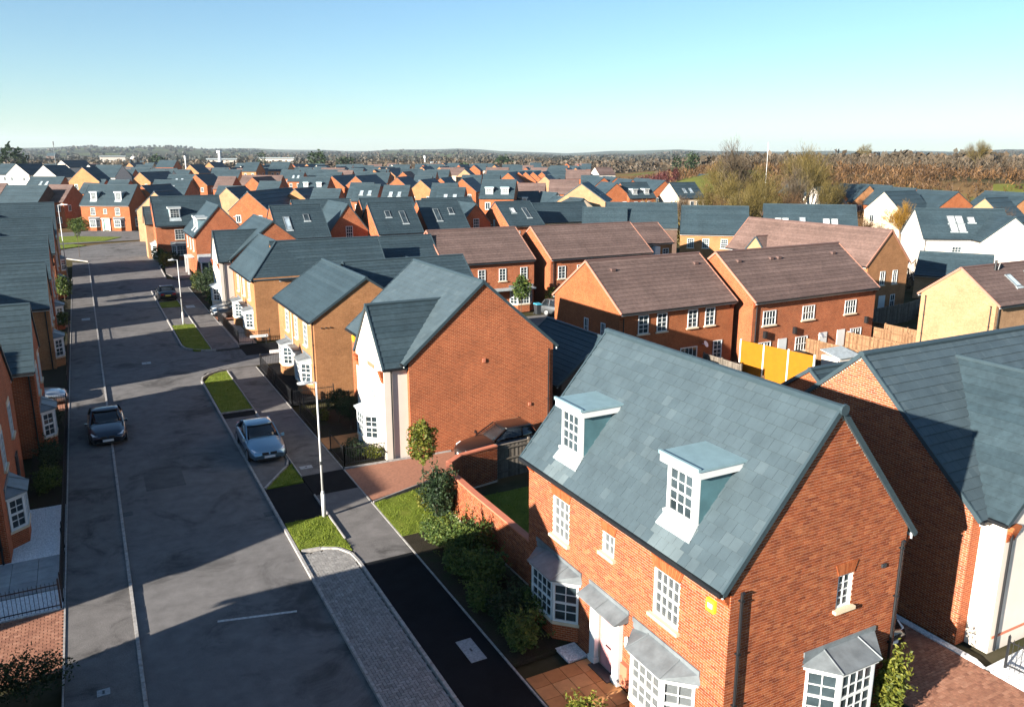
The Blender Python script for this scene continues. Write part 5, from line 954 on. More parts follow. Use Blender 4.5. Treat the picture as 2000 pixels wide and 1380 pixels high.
mb.loft(rings); tag(mb.build('radar_dome', 'white_render', smooth=True), 'white dome on the wooded horizon', 'dome')
p0 = G(93, 298, 17); hl = House('hall', 'dark hall with an aerial above the white houses', (p0.x + 8, p0.y + 8), -35, 20, 15, 10, 16, wall='dark_wall', detail=0, cat='hall')
# ------------------------------------------------------------------ lamp posts
def lamp_post(x, y, h, label, arm=0.75):
    o = empty('street_lamp', (x, y, 0.07), 0, label, 'street lamp', 'street lamps'); mb = MB(); mb.tube((0, 0, 0), (0, 0, 1.1), 0.085, 0.085, 10); mb.tube((0, 0, 1.1), (0, 0, 1.22), 0.085, 0.048, 10); mb.tube((0, 0, 1.22), (0, 0, h), 0.048, 0.034, 10); mb.build('column', 'galvanised', o, True)
    mb = MB(); mb.tube((0, 0, h - 0.03), (-0.3, 0, h + 0.02), 0.03, n=8); mb.build('bracket', 'galvanised', o); mb = MB(); mb.loft([[(-0.25, -0.07, h - 0.03), (-0.25, 0.07, h - 0.03), (-0.25, 0.05, h + 0.07), (-0.25, -0.05, h + 0.07)], [(-0.5, -0.12, h - 0.02), (-0.5, 0.12, h - 0.02), (-0.5, 0.08, h + 0.09), (-0.5, -0.08, h + 0.09)], [(-arm, -0.10, h), (-arm, 0.10, h), (-arm, 0.06, h + 0.06), (-arm, -0.06, h + 0.06)]]); hd = mb.build('lantern', 'galvanised', o)
    mb = MB(); mb.box(-0.68, -0.36, -0.08, 0.08, h - 0.035, h - 0.022); mb.build('lens', 'lamp_glass', hd); mb = MB(); mb.tube((-0.4, 0, h + 0.08), (-0.4, 0, h + 0.17), 0.035, n=8); mb.build('photocell', 'galvanised', hd); mb = MB(); mb.box(-0.06, 0.06, -0.1, -0.08, 2.4, 2.55); mb.build('number_tag', 'dark_door', o)
    return o
lamp_post(7.64, 31.6, 5.95, 'grey street lamp on the sunlit verge by the block paved bay'); lamp_post(6.97, 76.6, 5.85, 'grey street lamp at the second verge opposite the junction'); q = lamp_post(-2.25, 104.0, 9.4, 'tall grey street lamp on the shaded side of the street', 1.0); q.rotation_euler = (0, 0, math.pi * 0.9)
lamp_post(20.6, 126.8, 5.8, 'grey street lamp behind the brick gable with dormers'); c = G(1163, 410, 2); lamp_post(76.5, 105, 6, 'thin street lamp in front of the three storey house')
# ------------------------------------------------------------------ railings, fences, garden walls
def railing(pts, label, h=1.0, z=0.1, step=0.125, postm='black_trim'):
    o = empty('railing', (pts[0][0], pts[0][1], z), 0, label, 'railing', 'black metal front garden railings'); b0 = Vector((pts[0][0], pts[0][1], 0)); bars = MB()
    for a, b_ in zip(pts[:-1], pts[1:]):
        A_ = Vector((a[0], a[1], 0)) - b0; B_ = Vector((b_[0], b_[1], 0)) - b0; d = B_ - A_; L = d.length; d.normalize()
        for zz in (0.12, h - 0.12): mb = MB(); mb.bar(A_ + Vector((0, 0, zz)), B_ + Vector((0, 0, zz)), 0.012, 0.04); mb.build('rail', 'black_trim', o)
        n = max(2, int(L / step))
        for i in range(1, n): q = A_ + d * (L * i / n); bars.tube(q + Vector((0, 0, 0.02)), q + Vector((0, 0, h)), 0.009, 0.009, 5)
        for q in (A_, B_): mb = MB(); mb.box(q.x - 0.028, q.x + 0.028, q.y - 0.028, q.y + 0.028, 0, h + 0.06); mb.tube(q + Vector((0, 0, h + 0.06)), q + Vector((0, 0, h + 0.11)), 0.03, 0.012, 6); mb.build('post', 'black_trim', o)
    tag(bars.build('bars', 'black_trim', o), kind='stuff'); return o
railing([(10.05, 57.6), (10.05, 53.2)], 'black railing along the footway before the buff house, far half'); railing([(10.05, 52.6), (10.05, 47.9), (12.6, 47.8)], 'black railing turning at the corner of the buff house patio'); railing([(10.05, 45.8), (10.05, 41.4)], 'black railing before the two round clipped trees'); railing([(10.3, 45.9), (13.0, 45.9)], 'short black railing between the buff house and clipped trees'); railing([(10.05, 39.3), (10.05, 36.8), (12.2, 36.75)], 'black railing round the clipped ball shrubs'); railing([(10.1, 57.7), (12.2, 58.4)], 'black railing with a sunlit sign board at the side street'); railing([(10.05, 77.4), (10.05, 66.5), (12.5, 66.3)], 'black railing before the hipped buff house')
railing([(-2.1, 28.75), (-7.5, 28.75)], 'black railing between white gravel and red block driveway'); railing([(-2.06, 29.2), (-2.06, 33.0)], 'black railing beside the grey slab path'); railing([(-2.06, 33.6), (-2.06, 52.8)], 'long black railing beside the shaded footway'); railing([(-2.06, 53.2), (-4.2, 53.2)], 'black railing across the sunlit driveway edge'); railing([(-2.06, 58), (-2.06, 78)], 'black railing before the buff house on the shaded side'); railing([(22.9, 11.9), (23.2, 9.3), (27, 8.6)], 'black railing round white gravel by the rendered wing'); railing([(9.96, 14.6), (9.96, 12.6)], 'black railing beside the golden shrub at the front path')
def fence(p0, p1, label, h=1.8, m='fence_wood', z=0.0, panel=1.83, posts='fence_wood', boards=True, group='garden fences'):
    a = Vector((p0[0], p0[1], 0)); b_ = Vector((p1[0], p1[1], 0)); d = b_ - a; L = d.length; n = max(1, round(L / panel)); w = L / n; o = empty('garden_fence', (a.x, a.y, z), math.atan2(d.y, d.x), label, 'fence', group)
    pm = MB(); 
    if boards:
        k = int(w / 0.11)
        for i in range(k): x0 = 0.06 + (w - 0.12) * i / k; pm.box(x0, x0 + (w - 0.12) / k - 0.008, -0.012 + 0.008 * (i % 2), 0.012 + 0.008 * (i % 2), 0.05, h - 0.04, rng.random())
        for zz in (0.35, h * 0.55, h - 0.25): pm.box(0.05, w - 0.05, -0.05, -0.013, zz, zz + 0.07, 0.3)
        pm.box(0.05, w - 0.05, -0.04, 0.04, h - 0.04, h, 0.8)
    else: pm.box(0.06, w - 0.06, -0.02, 0.02, 0.05, h, 0.5)
    me = pm.mesh('fence_panel', m); qm = MB(); qm.box(-0.05, 0.05, -0.05, 0.05, 0, h + 0.08); pme = qm.mesh('post', posts)
    for i in range(n): q = link('fence_panel', me, o); q.location = (w * i, 0, 0)
    for i in range(n + 1): q = link('post', pme, o); q.location = (w * i, 0, 0)
    return o
fence((39.35, 40.8), (40.3, 35.2), 'bright orange painted garden fence with white posts', 2.5, 'orange_fence', posts='post_white', boards=False); fence((46.2, 42.2), (46.6, 36.2), 'light timber fence beside the orange fence'); fence((50.6, 42.6), (51.0, 35.6), 'light timber fence between the terrace back doors'); fence((54.0, 44.2), (54.2, 37.0), 'light timber fence at the terrace end'); fence((48.6, 36.0), (56.2, 35.4), 'timber fence along the bottom of the terrace gardens'); fence((56.0, 36.2), (55.8, 44.0), 'timber fence against the pale buff gable'); fence((53.8, 46), (66, 47.5), 'dark weathered fence around the shaded parking court', 1.8, 'fence_old', posts='fence_old'); fence((28.5, 35.6), (36.2, 35.4), 'low weathered fence under the satellite dishes', 1.6, 'fence_wood'); fence((66, 47.5), (74, 50), 'dark curved fence by the white car', 1.8, 'fence_old', posts='fence_old'); fence((15.9, 31.9), (19.6, 32.2), 'weathered timber fence joined to the garden wall', 1.75, 'fence_old', posts='fence_old'); fence((36.8, 38), (36.8, 41.6), 'timber fence dividing the shaded gardens', 1.7, 'fence_old', posts='fence_old')
sheet('garden_deck', rect(36.4, 39.2, 35.0, 40.6), 0.012, 'fence_deck' if 'fence_deck' in M else 'slab_orange')
# brick garden wall: one side runs from the house, then turns the corner
def garden_wall(path, h, label):
    o = empty('garden_wall', (0, 0, 0), 0, label, 'wall'); P = []; core = MB(); cap = MB(); t = 0.105
    for a, b_ in zip(path[:-1], path[1:]):
        A_ = Vector((a[0], a[1], 0)); B_ = Vector((b_[0], b_[1], 0)); d = (B_ - A_); L = d.length; d.normalize(); s = Vector((d.y, -d.x, 0)); core.bar(A_ + Vector((0, 0, h / 2)), B_ + Vector((0, 0, h / 2)), 2 * t, h); cap.bar(A_ + Vector((0, 0, h + 0.035)), B_ + Vector((0, 0, h + 0.035)), 2 * t + 0.06, 0.07)
        for sd in (1, -1):
            n = s * sd; ax = d * (-sd); ax = Vector((-n.y, n.x, 0)); o0 = (A_ if ax.dot(d) > 0 else B_) + n * t; row = 0; z = 0.1
            while z < h - 0.03:
                x = -(0.1125 if row % 2 else 0)
                while x < L:
                    x0, x1 = max(x, 0), min(x + 0.215, L)
                    if x1 - x0 > 0.05: P.append((o0 + ax * ((x0 + x1) / 2) + Vector((0, 0, z + 0.0375)), ax, Vector((0, 0, 1)), n, x1 - x0 if abs(x1 - x0 - 0.215) > 0.02 else 0.215, 0.065, min(1, max(0, rng.gauss(0.45, 0.24)))))
                    x += 0.225
                z += 0.075; row += 1
    c = core.build('core', 'mortar', o); tag(cap.build('coping', 'terracotta', o)); lay(o, 'brick', 'brick_courses', P, 'brick', 0.006, Matrix.Identity(4), 200)
garden_wall([(12.75, 22.3), (12.7, 27.4), (12.75, 30.0), (13.1, 30.9), (13.9, 31.5), (15.9, 31.85)], 1.75, 'curved red brick garden wall between the hedge and the side lawn')
def sign(x0, y0, x1, y1, z, label, txt=True):
    a = Vector((x0, y0, z)); b_ = Vector((x1, y1, z)); d = (b_ - a).normalized(); n = Vector((d.y, -d.x, 0)); L = (b_ - a).length; F = Face(a, d, n); o = empty('street_name_sign', (0, 0, 0), 0, label, 'sign'); mb = MB(); mb.fbox(F, 0, L, 0, 0.2, 0, 0.03); pl = mb.build('plate', 'plate_white', o); mb = MB()
    for u in (0.15, L - 0.15): mb.fbox(F, u - 0.03, u + 0.03, -z + 0.0, 0.12, -0.06, -0.002)
    mb.build('post', 'black_trim', o); mb = MB(); mb.fbox(F, L - 0.17, L - 0.05, 0.05, 0.15, 0.031, 0.034); mb.build('emblem', 'ink', pl)
    if txt:
        mb = MB(); u = 0.1
        while u < L - 0.32: w = rng.uniform(0.035, 0.06); mb.fbox(F, u, u + w, 0.075, 0.125, 0.031, 0.034); u += w + 0.022
        mb.build('lettering', 'lead', pl)
sign(10.9, 66.2, 12.3, 66.1, 0.55, 'white street name sign at the corner railing of the hipped house'); 
mb = MB(); mb.box(10.9, 12.2, 58.43, 58.46, 0.95, 1.2); tag(mb.build('sign_board', 'plate_white'), 'plain white board fixed on the side street railing', 'sign')
# ------------------------------------------------------------------ cars
def car(label, x, y, rz, col, L=4.75, Wd=1.84, H=1.46, kind='saloon', plate_f='plate_white', plate_r='plate_yellow', name='parked_car', z=0.0):
    o = empty(name, (x, y, z), rz, label, 'car', 'parked cars'); hl = L / 2; w = Wd / 2; k = H / 1.46; est = kind != 'saloon'
    # side profile: x, floor z, shoulder z, deck z, half width
    st = [(-hl, 0.42, 0.72, 0.80, 0.72), (-hl + 0.08, 0.28, 0.82, 0.95, 0.86), (-hl + 0.45, 0.20, 0.88, 1.03, 0.97), (-hl + 0.95, 0.18, 0.90, 1.02, 1.0), (-0.6, 0.17, 0.90, 0.98, 1.0), (0.5, 0.17, 0.88, 0.96, 1.0), (hl - 1.45, 0.17, 0.86, 0.97, 1.0), (hl - 0.95, 0.18, 0.80, 0.92, 0.985), (hl - 0.45, 0.20, 0.72, 0.84, 0.95), (hl - 0.14, 0.24, 0.62, 0.74, 0.86), (hl, 0.34, 0.52, 0.62, 0.72)]
    rings = []
    for (sx, z0, zs, zd, f) in st:
        ww = w * f; zs *= k; zd *= k; rings.append([(sx, -ww * 0.86, z0), (sx, -ww * 0.98, z0 + 0.14), (sx, -ww, (z0 + zs) / 2), (sx, -ww * 0.99, zs - 0.06), (sx, -ww * 0.93, zs), (sx, -ww * 0.62, zd - 0.02), (sx, 0, zd), (sx, ww * 0.62, zd - 0.02), (sx, ww * 0.93, zs), (sx, ww * 0.99, zs - 0.06), (sx, ww, (z0 + zs) / 2), (sx, ww * 0.98, z0 + 0.14), (sx, ww * 0.86, z0)])
    mb = MB(); mb.loft([list(reversed(r)) for r in rings]); body = mb.build('body', col, o, True)
    # glasshouse
    rb = -hl + (0.25 if est else 0.75); rt = -hl + (0.7 if est else 1.55); ft = hl - 2.35; fb = hl - 1.35
    def ring(zz, xr, xf, hw): 
        out = []; n = 5
        for i in range(n): t = i / (n - 1); out.append((xf - 0.10 * (2 * t - 1) ** 2, -hw + 2 * hw * t, zz))
        for i in range(n): t = i / (n - 1); out.append((xr + 0.08 * (2 * t - 1) ** 2, hw - 2 * hw * t, zz))
        return out
    zb = 0.86 * k; gh = MB(); gh.loft([ring(zb, rb, fb, w * 0.9), ring(zb + 0.25 * k, lerp((rb, 0, 0), (rt, 0, 0), 0.5).x, lerp((fb, 0, 0), (ft, 0, 0), 0.5).x, w * 0.84), ring(H - 0.05, rt, ft, w * 0.70)]); gl = gh.build('windows', 'car_glass', o, True)
    rf = MB(); rf.loft([ring(H - 0.075, rt - 0.1, ft + 0.13, w * 0.735), ring(H - 0.03, rt - 0.02, ft + 0.02, w * 0.69), ring(H, rt + 0.25, ft - 0.28, w * 0.48)]); rf.build('roof_panel', col, o, True)
    pl = MB()
    for s in (-1, 1):
        pl.bar((fb + 0.02, s * w * 0.885, zb), (ft + 0.06, s * w * 0.715, H - 0.06), 0.06, 0.05); pl.bar((rb, s * w * 0.88, zb), (rt - 0.02, s * w * 0.715, H - 0.06), 0.16, 0.06); m_ = (ft + rt) / 2 - 0.1; pl.bar((m_, s * w * 0.905, zb), (m_, s * w * 0.725, H - 0.06), 0.07, 0.04)
    pl.build('pillars', col, o)
    for s in (-1, 1):
        mb = MB(); mb.loft([[(fb - 0.1 + a, s * (w + b_), zb + 0.06 + c) for a, b_, c in ((0, -0.06, 0), (0.06, -0.06, 0.0), (0.06, -0.06, 0.1), (0, -0.06, 0.1))], [(fb - 0.1 + a, s * (w + b_), zb + 0.06 + c) for a, b_, c in ((-0.02, 0.13, 0), (0.1, 0.11, 0.0), (0.08, 0.11, 0.14), (-0.02, 0.13, 0.14))]]); mb.build('mirror', col, o)
        mb = MB(); q = w * 0.9; mb.hexa([(hl - 0.42, s * q * 0.99, 0.60 * k), (hl - 0.10, s * q * 0.86, 0.56 * k), (hl - 0.035, s * q * 0.55, 0.55 * k), (hl - 0.3, s * q * 0.5, 0.6 * k)][::s], [(hl - 0.45, s * q * 0.97, 0.74 * k), (hl - 0.17, s * q * 0.86, 0.68 * k), (hl - 0.08, s * q * 0.55, 0.67 * k), (hl - 0.3, s * q * 0.5, 0.72 * k)][::s]); mb.build('headlight', 'lamp_glass', o)
        mb = MB(); mb.box(-hl - 0.012, -hl + 0.2, s * w * 0.62 - 0.2, s * w * 0.62 + 0.14, 0.70 * k, 0.86 * k); mb.build('tail_light', 'tail_red', o)
        for wx in (hl - 0.92, -hl + 0.98):
            mb = MB(); mb.tube((wx, s * (w - 0.21), 0.33), (wx, s * (w + 0.012), 0.33), 0.33, 0.33, 20); wh = mb.build('wheel', 'rubber', o); mb = MB(); mb.tube((wx, s * (w + 0.013), 0.33), (wx, s * (w + 0.024), 0.33), 0.22, 0.20, 16); mb.build('rim', 'alloy', wh)
    mb = MB(); mb.box(hl - 0.02, hl + 0.02, -0.26, 0.26, 0.36, 0.47); mb.build('number_plate', plate_f, o); mb = MB(); mb.box(-hl - 0.02, -hl + 0.02, -0.26, 0.26, 0.60, 0.71); mb.build('number_plate', plate_r, o)
    mb = MB()
    for s in (-1, 1): mb.box(hl - 0.06, hl + 0.012, s * 0.2 - 0.16, s * 0.2 + 0.16, 0.52, 0.64)
    mb.build('grille', 'ink', o); mb = MB(); mb.box(hl - 0.08, hl + 0.008, -w * 0.6, w * 0.6, 0.26, 0.34); mb.build('air_intake', 'ink', o); return o
car('steel blue saloon car parked in the bay behind the lamp post', 6.92, 41.45, R(-90), 'paint_blue', 4.9, 1.86); car('black saloon car parked half on the shaded footway', -0.1, 47.6, R(-90), 'paint_navy', 4.6, 1.82); c = G(305, 588); car('black car with yellow rear plate in the far parking bay', 7.0, 92.6, R(90), 'paint_black', 4.6, 1.82)
car('black car on the block drive beside the white gabled house', 17.6, 34.9, R(182), 'paint_black', 4.5, 1.85, 1.62, 'estate'); car('silver car nose out on the shaded driveway', -4.3, 55.6, R(0), 'paint_silver', 4.5, 1.8); car('grey people carrier beside the bin in the terrace court', 39.3, 64.6, R(-65), 'paint_grey', 4.3, 1.8, 1.62, 'estate'); car('white car parked before the weathered fence', 68.6, 46.4, R(-115), 'paint_white', 4.2, 1.8); car('dark car tucked between the two brick houses', 20.55, 16.2, R(-90), 'paint_black', 4.4, 1.8, 1.5, 'estate')
car('black car on the drive before the hipped buff house', 11.9, 79.0, R(180), 'paint_black', 4.3, 1.78); car('dark green car beside the black car on the drive', 12.0, 81.0, R(180), 'paint_grey', 4.2, 1.75, 1.5, 'estate')
def bin_(x, y, label, lid='rubber', rz=0):
    o = empty('wheelie_bin', (x, y, 0.05), rz, label, 'bin'); mb = MB(); mb.hexa([(-0.22, -0.26, 0.05), (0.22, -0.26, 0.05), (0.22, 0.22, 0.05), (-0.22, 0.22, 0.05)], [(-0.29, -0.36, 0.98), (0.29, -0.36, 0.98), (0.29, 0.34, 0.98), (-0.29, 0.34, 0.98)]); mb.build('body', 'dark_door', o); mb = MB(); mb.hexa([(-0.31, -0.4, 0.985), (0.31, -0.4, 0.985), (0.31, 0.38, 0.985), (-0.31, 0.38, 0.985)], [(-0.28, -0.36, 1.04), (0.28, -0.36, 1.04), (0.28, 0.34, 1.09), (-0.28, 0.34, 1.09)]); mb.build('lid', lid, o)
    for s in (-1, 1): mb = MB(); mb.tube((s * 0.24, 0.26, 0.1), (s * 0.3, 0.26, 0.1), 0.1, n=12); mb.build('wheel', 'rubber', o)
plain('lid_blue', (0.05, 0.30, 0.42), 0.5); bin_(37.6, 66.2, 'black wheelie bin with blue lid by the people carrier', 'lid_blue'); bin_(44.2, 40.6, 'wheelie bin behind the orange fence', 'lid_blue'); bin_(44.9, 40.6, 'plain black wheelie bin behind the orange fence'); bin_(38.4, 40.2, 'dark wheelie bin in the shade of the orange fence')
def shed_(x, y, label, w=1.9, d=1.5, h=1.7, rz=0):
    o = empty('garden_shed', (x, y, 0), rz, label, 'shed'); mb = MB(); mb.box(-w / 2, w / 2, -d / 2, d / 2, 0, h); mb.build('wall', 'white_render', o); mb = MB(); mb.hexa([(-w / 2 - 0.1, -d / 2 - 0.1, h), (w / 2 + 0.1, -d / 2 - 0.1, h), (w / 2 + 0.1, d / 2 + 0.1, h + 0.3), (-w / 2 - 0.1, d / 2 + 0.1, h + 0.3)], [(-w / 2 - 0.1, -d / 2 - 0.1, h + 0.06), (w / 2 + 0.1, -d / 2 - 0.1, h + 0.06), (w / 2 + 0.1, d / 2 + 0.1, h + 0.36), (-w / 2 - 0.1, d / 2 + 0.1, h + 0.36)]); mb.build('roof', 'lead_pale', o)
shed_(44.6, 36.8, 'small pale garden shed at the end of the orange fence')
# ------------------------------------------------------------------ planting
def blob(mb, c, rad, n, size, r2, up=0.0, flat=0.0):
    cx, cy, cz = c; ph = [r2.uniform(0, 6.28) for _ in range(6)]
    for i in range(n):
        th = r2.uniform(0, 2 * math.pi); cs = r2.uniform(-1, 1); sn = math.sqrt(1 - cs * cs); lump = 1 + 0.16 * math.sin(3 * th + ph[0]) + 0.14 * math.sin(5 * th + 4 * cs + ph[1]) + 0.12 * math.sin(7 * cs + ph[2]); rr = r2.uniform(0.55, 1.0) ** 0.5 * lump
        p = Vector((cx + rad[0] * rr * sn * math.cos(th), cy + rad[1] * rr * sn * math.sin(th), cz + rad[2] * rr * cs))
        a = Vector((r2.gauss(0, 1), r2.gauss(0, 1), r2.gauss(0, 0.7))).normalized(); b_ = a.cross(Vector((r2.gauss(0, 1), r2.gauss(0, 1), r2.gauss(0, 1)))).normalized(); s = size * r2.uniform(0.6, 1.35); t = min(1, max(0, r2.gauss(0.45, 0.22) + 0.12 * math.sin(4 * th + ph[3]) + 0.1 * math.sin(9 * cs + 3 * th + ph[4])))
        mb.poly([p - a * s, p + b_ * s * 0.5, p + a * s, p - b_ * s * 0.5], t)
def shrub(x, y, rad, label, leaf='leaf_green', n=1400, size=0.06, z=0.1, parts=1, seed=0, group='garden shrubs', lift=0.85):
    r2 = random.Random(int(x * 91 + y * 37) + seed); o = empty('shrub', (x, y, z), 0, label, 'shrub', group); mb = MB()
    for i in range(parts): d = (0, 0, 0) if parts == 1 else (r2.uniform(-0.45, 0.45) * rad[0], r2.uniform(-0.45, 0.45) * rad[1], r2.uniform(-0.2, 0.25) * rad[2]); kk = 1 if parts == 1 else 0.7; blob(mb, (d[0], d[1], rad[2] * lift + d[2]), [q * kk for q in rad], n // parts, size, r2)
    for i in range(14 if 'clipped' not in label else 0):
        a = r2.uniform(0, 6.28); el = r2.uniform(0.1, 1.3); q = Vector((math.cos(a) * math.cos(el) * rad[0], math.sin(a) * math.cos(el) * rad[1], math.sin(el) * rad[2])); b0 = Vector((0, 0, rad[2] * lift)) + q * 0.8
        for j in range(max(6, n // 160)): k_ = r2.random(); c_ = b0 + q * (0.55 * k_) + Vector((r2.gauss(0, 0.05), r2.gauss(0, 0.05), r2.gauss(0, 0.05))); u_ = Vector((r2.gauss(0, 1), r2.gauss(0, 1), r2.gauss(0, 1))).normalized() * size * r2.uniform(0.5, 1.2); v_ = u_.cross(Vector((r2.gauss(0, 1), r2.gauss(0, 1), 0.3))).normalized() * size * 0.4; mb.poly([c_ - u_, c_ + v_, c_ + u_, c_ - v_], min(1, max(0, r2.gauss(0.6, 0.25))))
    mb.build('foliage', leaf, o); mb = MB()
    for i in range(4): a = r2.uniform(0, 6.28); mb.tube((0.04 * math.cos(a), 0.04 * math.sin(a), -0.05), (rad[0] * 0.4 * math.cos(a), rad[1] * 0.4 * math.sin(a), rad[2] * 1.1), 0.025, 0.008, 5)
    mb.build('stem', 'bark', o); return o
shrub(11.9, 29.3, (0.8, 0.9, 1.15), 'tall dark evergreen shrub by the curve of the garden wall', 'leaf_dark', 3800, 0.07, parts=4); shrub(11.6, 25.9, (1.0, 1.1, 0.85), 'yellow green spreading shrub beside the garden wall', 'leaf_green', 3400, 0.07, parts=5); shrub(11.1, 23.2, (0.95, 1.1, 0.75), 'large low shrub between the garden wall and footway', 'leaf_green', 3200, 0.065, parts=5); shrub(10.9, 21.0, (0.7, 1.0, 0.7), 'rounded dark shrub opposite the left bay window', 'leaf_dark', 2800, 0.06, parts=4); shrub(10.7, 19.4, (0.65, 0.75, 0.65), 'loose shrub at the edge of the orange slabs', 'leaf_green', 2400, 0.06, parts=3); shrub(10.3, 15.5, (0.5, 0.5, 0.55), 'golden leaved shrub beside the front path railing', 'leaf_yellow', 2600, 0.06, parts=3); shrub(11.75, 30.6, (0.3, 0.3, 0.4), 'small yellow shrub in the corner verge grass', 'leaf_yellow', 500, 0.06); shrub(17.75, 11.9, (0.4, 0.4, 1.15), 'upright bright green shrub below the gable bay', 'leaf_yellow', 2600, 0.07, parts=4)
shrub(10.9, 27.2, (0.7, 0.8, 0.6), 'low green shrub at the end of the corner verge', 'leaf_green', 2400, 0.06, parts=4); shrub(10.5, 24.7, (0.55, 0.8, 0.55), 'small dark shrub at the footway edge beside the garden wall', 'leaf_green', 2000, 0.06, parts=3); shrub(11.6, 20.6, (0.6, 0.8, 0.6), 'green shrub close under the left bay window', 'leaf_green', 2000, 0.06, parts=3); shrub(10.45, 22.2, (0.5, 0.7, 0.6), 'leafy shrub overhanging the black footway', 'leaf_green', 2000, 0.06, parts=3)
shrub(11.0, 38.4, (0.5, 0.5, 0.42), 'dark clipped ball shrub nearest the white bay', 'leaf_dark', 1800, 0.035, group='clipped ball shrubs'); shrub(10.9, 37.6, (0.5, 0.5, 0.42), 'dark clipped ball shrub beside the other ball', 'leaf_dark', 1800, 0.035, group='clipped ball shrubs'); shrub(11.6, 37.1, (0.5, 0.45, 0.4), 'golden shrub at the railing corner of the white gabled house', 'leaf_yellow', 900, 0.05, parts=3); shrub(10.9, 44.4, (0.5, 0.5, 0.35), 'pale yellow shrub beside the round clipped tree', 'leaf_yellow', 800, 0.05)
for i, (x, y, rx, ry, h, lf, lab) in enumerate(((-2.75, 40.2, 0.6, 1.2, 0.6, 'leaf_green', 'shaded shrub beyond the white gravel'), (-2.8, 43.5, 0.6, 1.6, 0.7, 'leaf_dark', 'long dark shrub behind the shaded railing'), (-2.7, 49.5, 0.5, 1.6, 0.6, 'leaf_dark', 'dark shrub before the shaded brick wall'), (-3.0, 23.9, 1.3, 0.7, 0.7, 'leaf_dark', 'dark hedge shrub below the red block driveway'), (-2.8, 66.5, 0.6, 1.4, 0.8, 'leaf_dark', 'dark shrub before the buff shaded house'), (-2.8, 72.0, 0.6, 1.2, 0.7, 'leaf_green', 'green shrub between buff house and driveway'), (-3.0, 86.0, 0.7, 1.6, 0.9, 'leaf_dark', 'dark shrub further up the shaded side'), (-3.0, 98.0, 0.8, 2.0, 1.2, 'leaf_dark', 'tall dark shrub on the shaded side'))): shrub(x, y, (rx, ry, h), lab, lf, 3000, 0.05, parts=5)
shrub(10.8, 97.0, (0.9, 0.9, 1.2), 'bright clipped shrub at the second junction', 'leaf_yellow', 1800, 0.09, parts=2); shrub(10.7, 94.0, (0.9, 1.4, 1.3), 'dark round hedge behind the second lamp post', 'leaf_dark', 1800, 0.09, parts=3); shrub(12.6, 95.5, (1.6, 1.8, 1.5), 'large dark hedge before the brick gable with lean to', 'leaf_dark', 2600, 0.1, parts=4); shrub(12.3, 91.0, (1.5, 2.0, 1.3), 'dark hedge below the orange garden wall', 'leaf_dark', 2400, 0.1, parts=4); shrub(11.2, 86.2, (1.1, 1.1, 1.0), 'green bushy shrub with reddish base on the corner', 'leaf_green', 2000, 0.09, parts=3); shrub(9.2, 124.5, (1.0, 1.0, 1.4), 'clipped shrub beside the front bay of the dormer house', 'leaf_green', 1200, 0.12, parts=2); shrub(10.2, 121.0, (1.2, 1.4, 1.2), 'dark clipped hedge below the yellow green shrub', 'leaf_dark', 1200, 0.12, parts=2); shrub(9.4, 119, (0.9, 0.9, 0.9), 'yellow green shrub at the bend of the street', 'leaf_yellow', 900, 0.12)
for i in range(4): c = G(143 + i * 9, 450, 0); shrub(c.x, c.y, (1.0, 1.0, 1.3), 'clipped hedge bush below the wall of the green door house', 'leaf_green', 700, 0.14, z=0.0, group='clipped hedge bushes at the street end')
def small_tree(x, y, trunk, rad, label, leaf, n=2200, size=0.07, tr=0.035, stake=False):
    r2 = random.Random(int(x * 13 + y * 7)); o = empty('garden_tree', (x, y, 0.05), 0, label, 'tree', 'small garden trees'); mb = MB(); mb.tube((0, 0, 0), (0.02, 0.01, trunk), tr, tr * 0.7, 7)
    for i in range(7): a = r2.uniform(0, 6.28); mb.tube((0.02, 0.01, trunk * r2.uniform(0.85, 1.0)), (rad[0] * 0.6 * math.cos(a), rad[1] * 0.6 * math.sin(a), trunk + rad[2] * r2.uniform(0.3, 1.4)), tr * 0.45, tr * 0.12, 5)
    mb.build('trunk', 'bark', o); mb = MB(); blob(mb, (0.02, 0, trunk + rad[2] * 0.85), rad, n, size, r2); blob(mb, (0.05, 0.03, trunk + rad[2] * 1.3), [q * 0.6 for q in rad], n // 4, size, r2); mb.build('crown', leaf, o)
    if stake: mb = MB(); mb.tube((0.25, 0, 0), (0.25, 0, 1.3), 0.03, n=6); mb.build('stake', 'bark', o)
small_tree(12.36, 32.2, 1.55, (0.62, 0.62, 0.95), 'young yellow green street tree on the corner verge', 'leaf_yellow', 1700, 0.075); small_tree(11.7, 43.4, 0.85, (0.68, 0.68, 0.62), 'round clipped tree nearer the buff house', 'leaf_dark', 2400, 0.05); small_tree(11.9, 41.9, 0.85, (0.66, 0.66, 0.58), 'round clipped tree over the orange garden path', 'leaf_dark', 2400, 0.05, stake=True)
small_tree(36.0, 66.6, 1.7, (0.8, 0.8, 1.1), 'small green tree before the glazed bay of the terrace', 'leaf_green', 1400, 0.12); small_tree(39.6, 67.2, 0.6, (0.5, 0.5, 0.9), 'pale green upright shrub tree at the terrace corner', 'leaf_yellow', 700, 0.1); small_tree(-2.5, 92.5, 1.3, (0.8, 0.8, 0.9), 'round street tree in the shaded front gardens', 'leaf_green', 900, 0.12); small_tree(-2.7, 79.3, 0.5, (0.6, 0.6, 0.6), 'low pale green bush tree in the shaded gardens', 'leaf_green', 700, 0.1); small_tree(-1.0, 136.0, 3.2, (0.5, 0.5, 0.8), 'thin young tree on the verge at the street end', 'leaf_green', 200, 0.12)
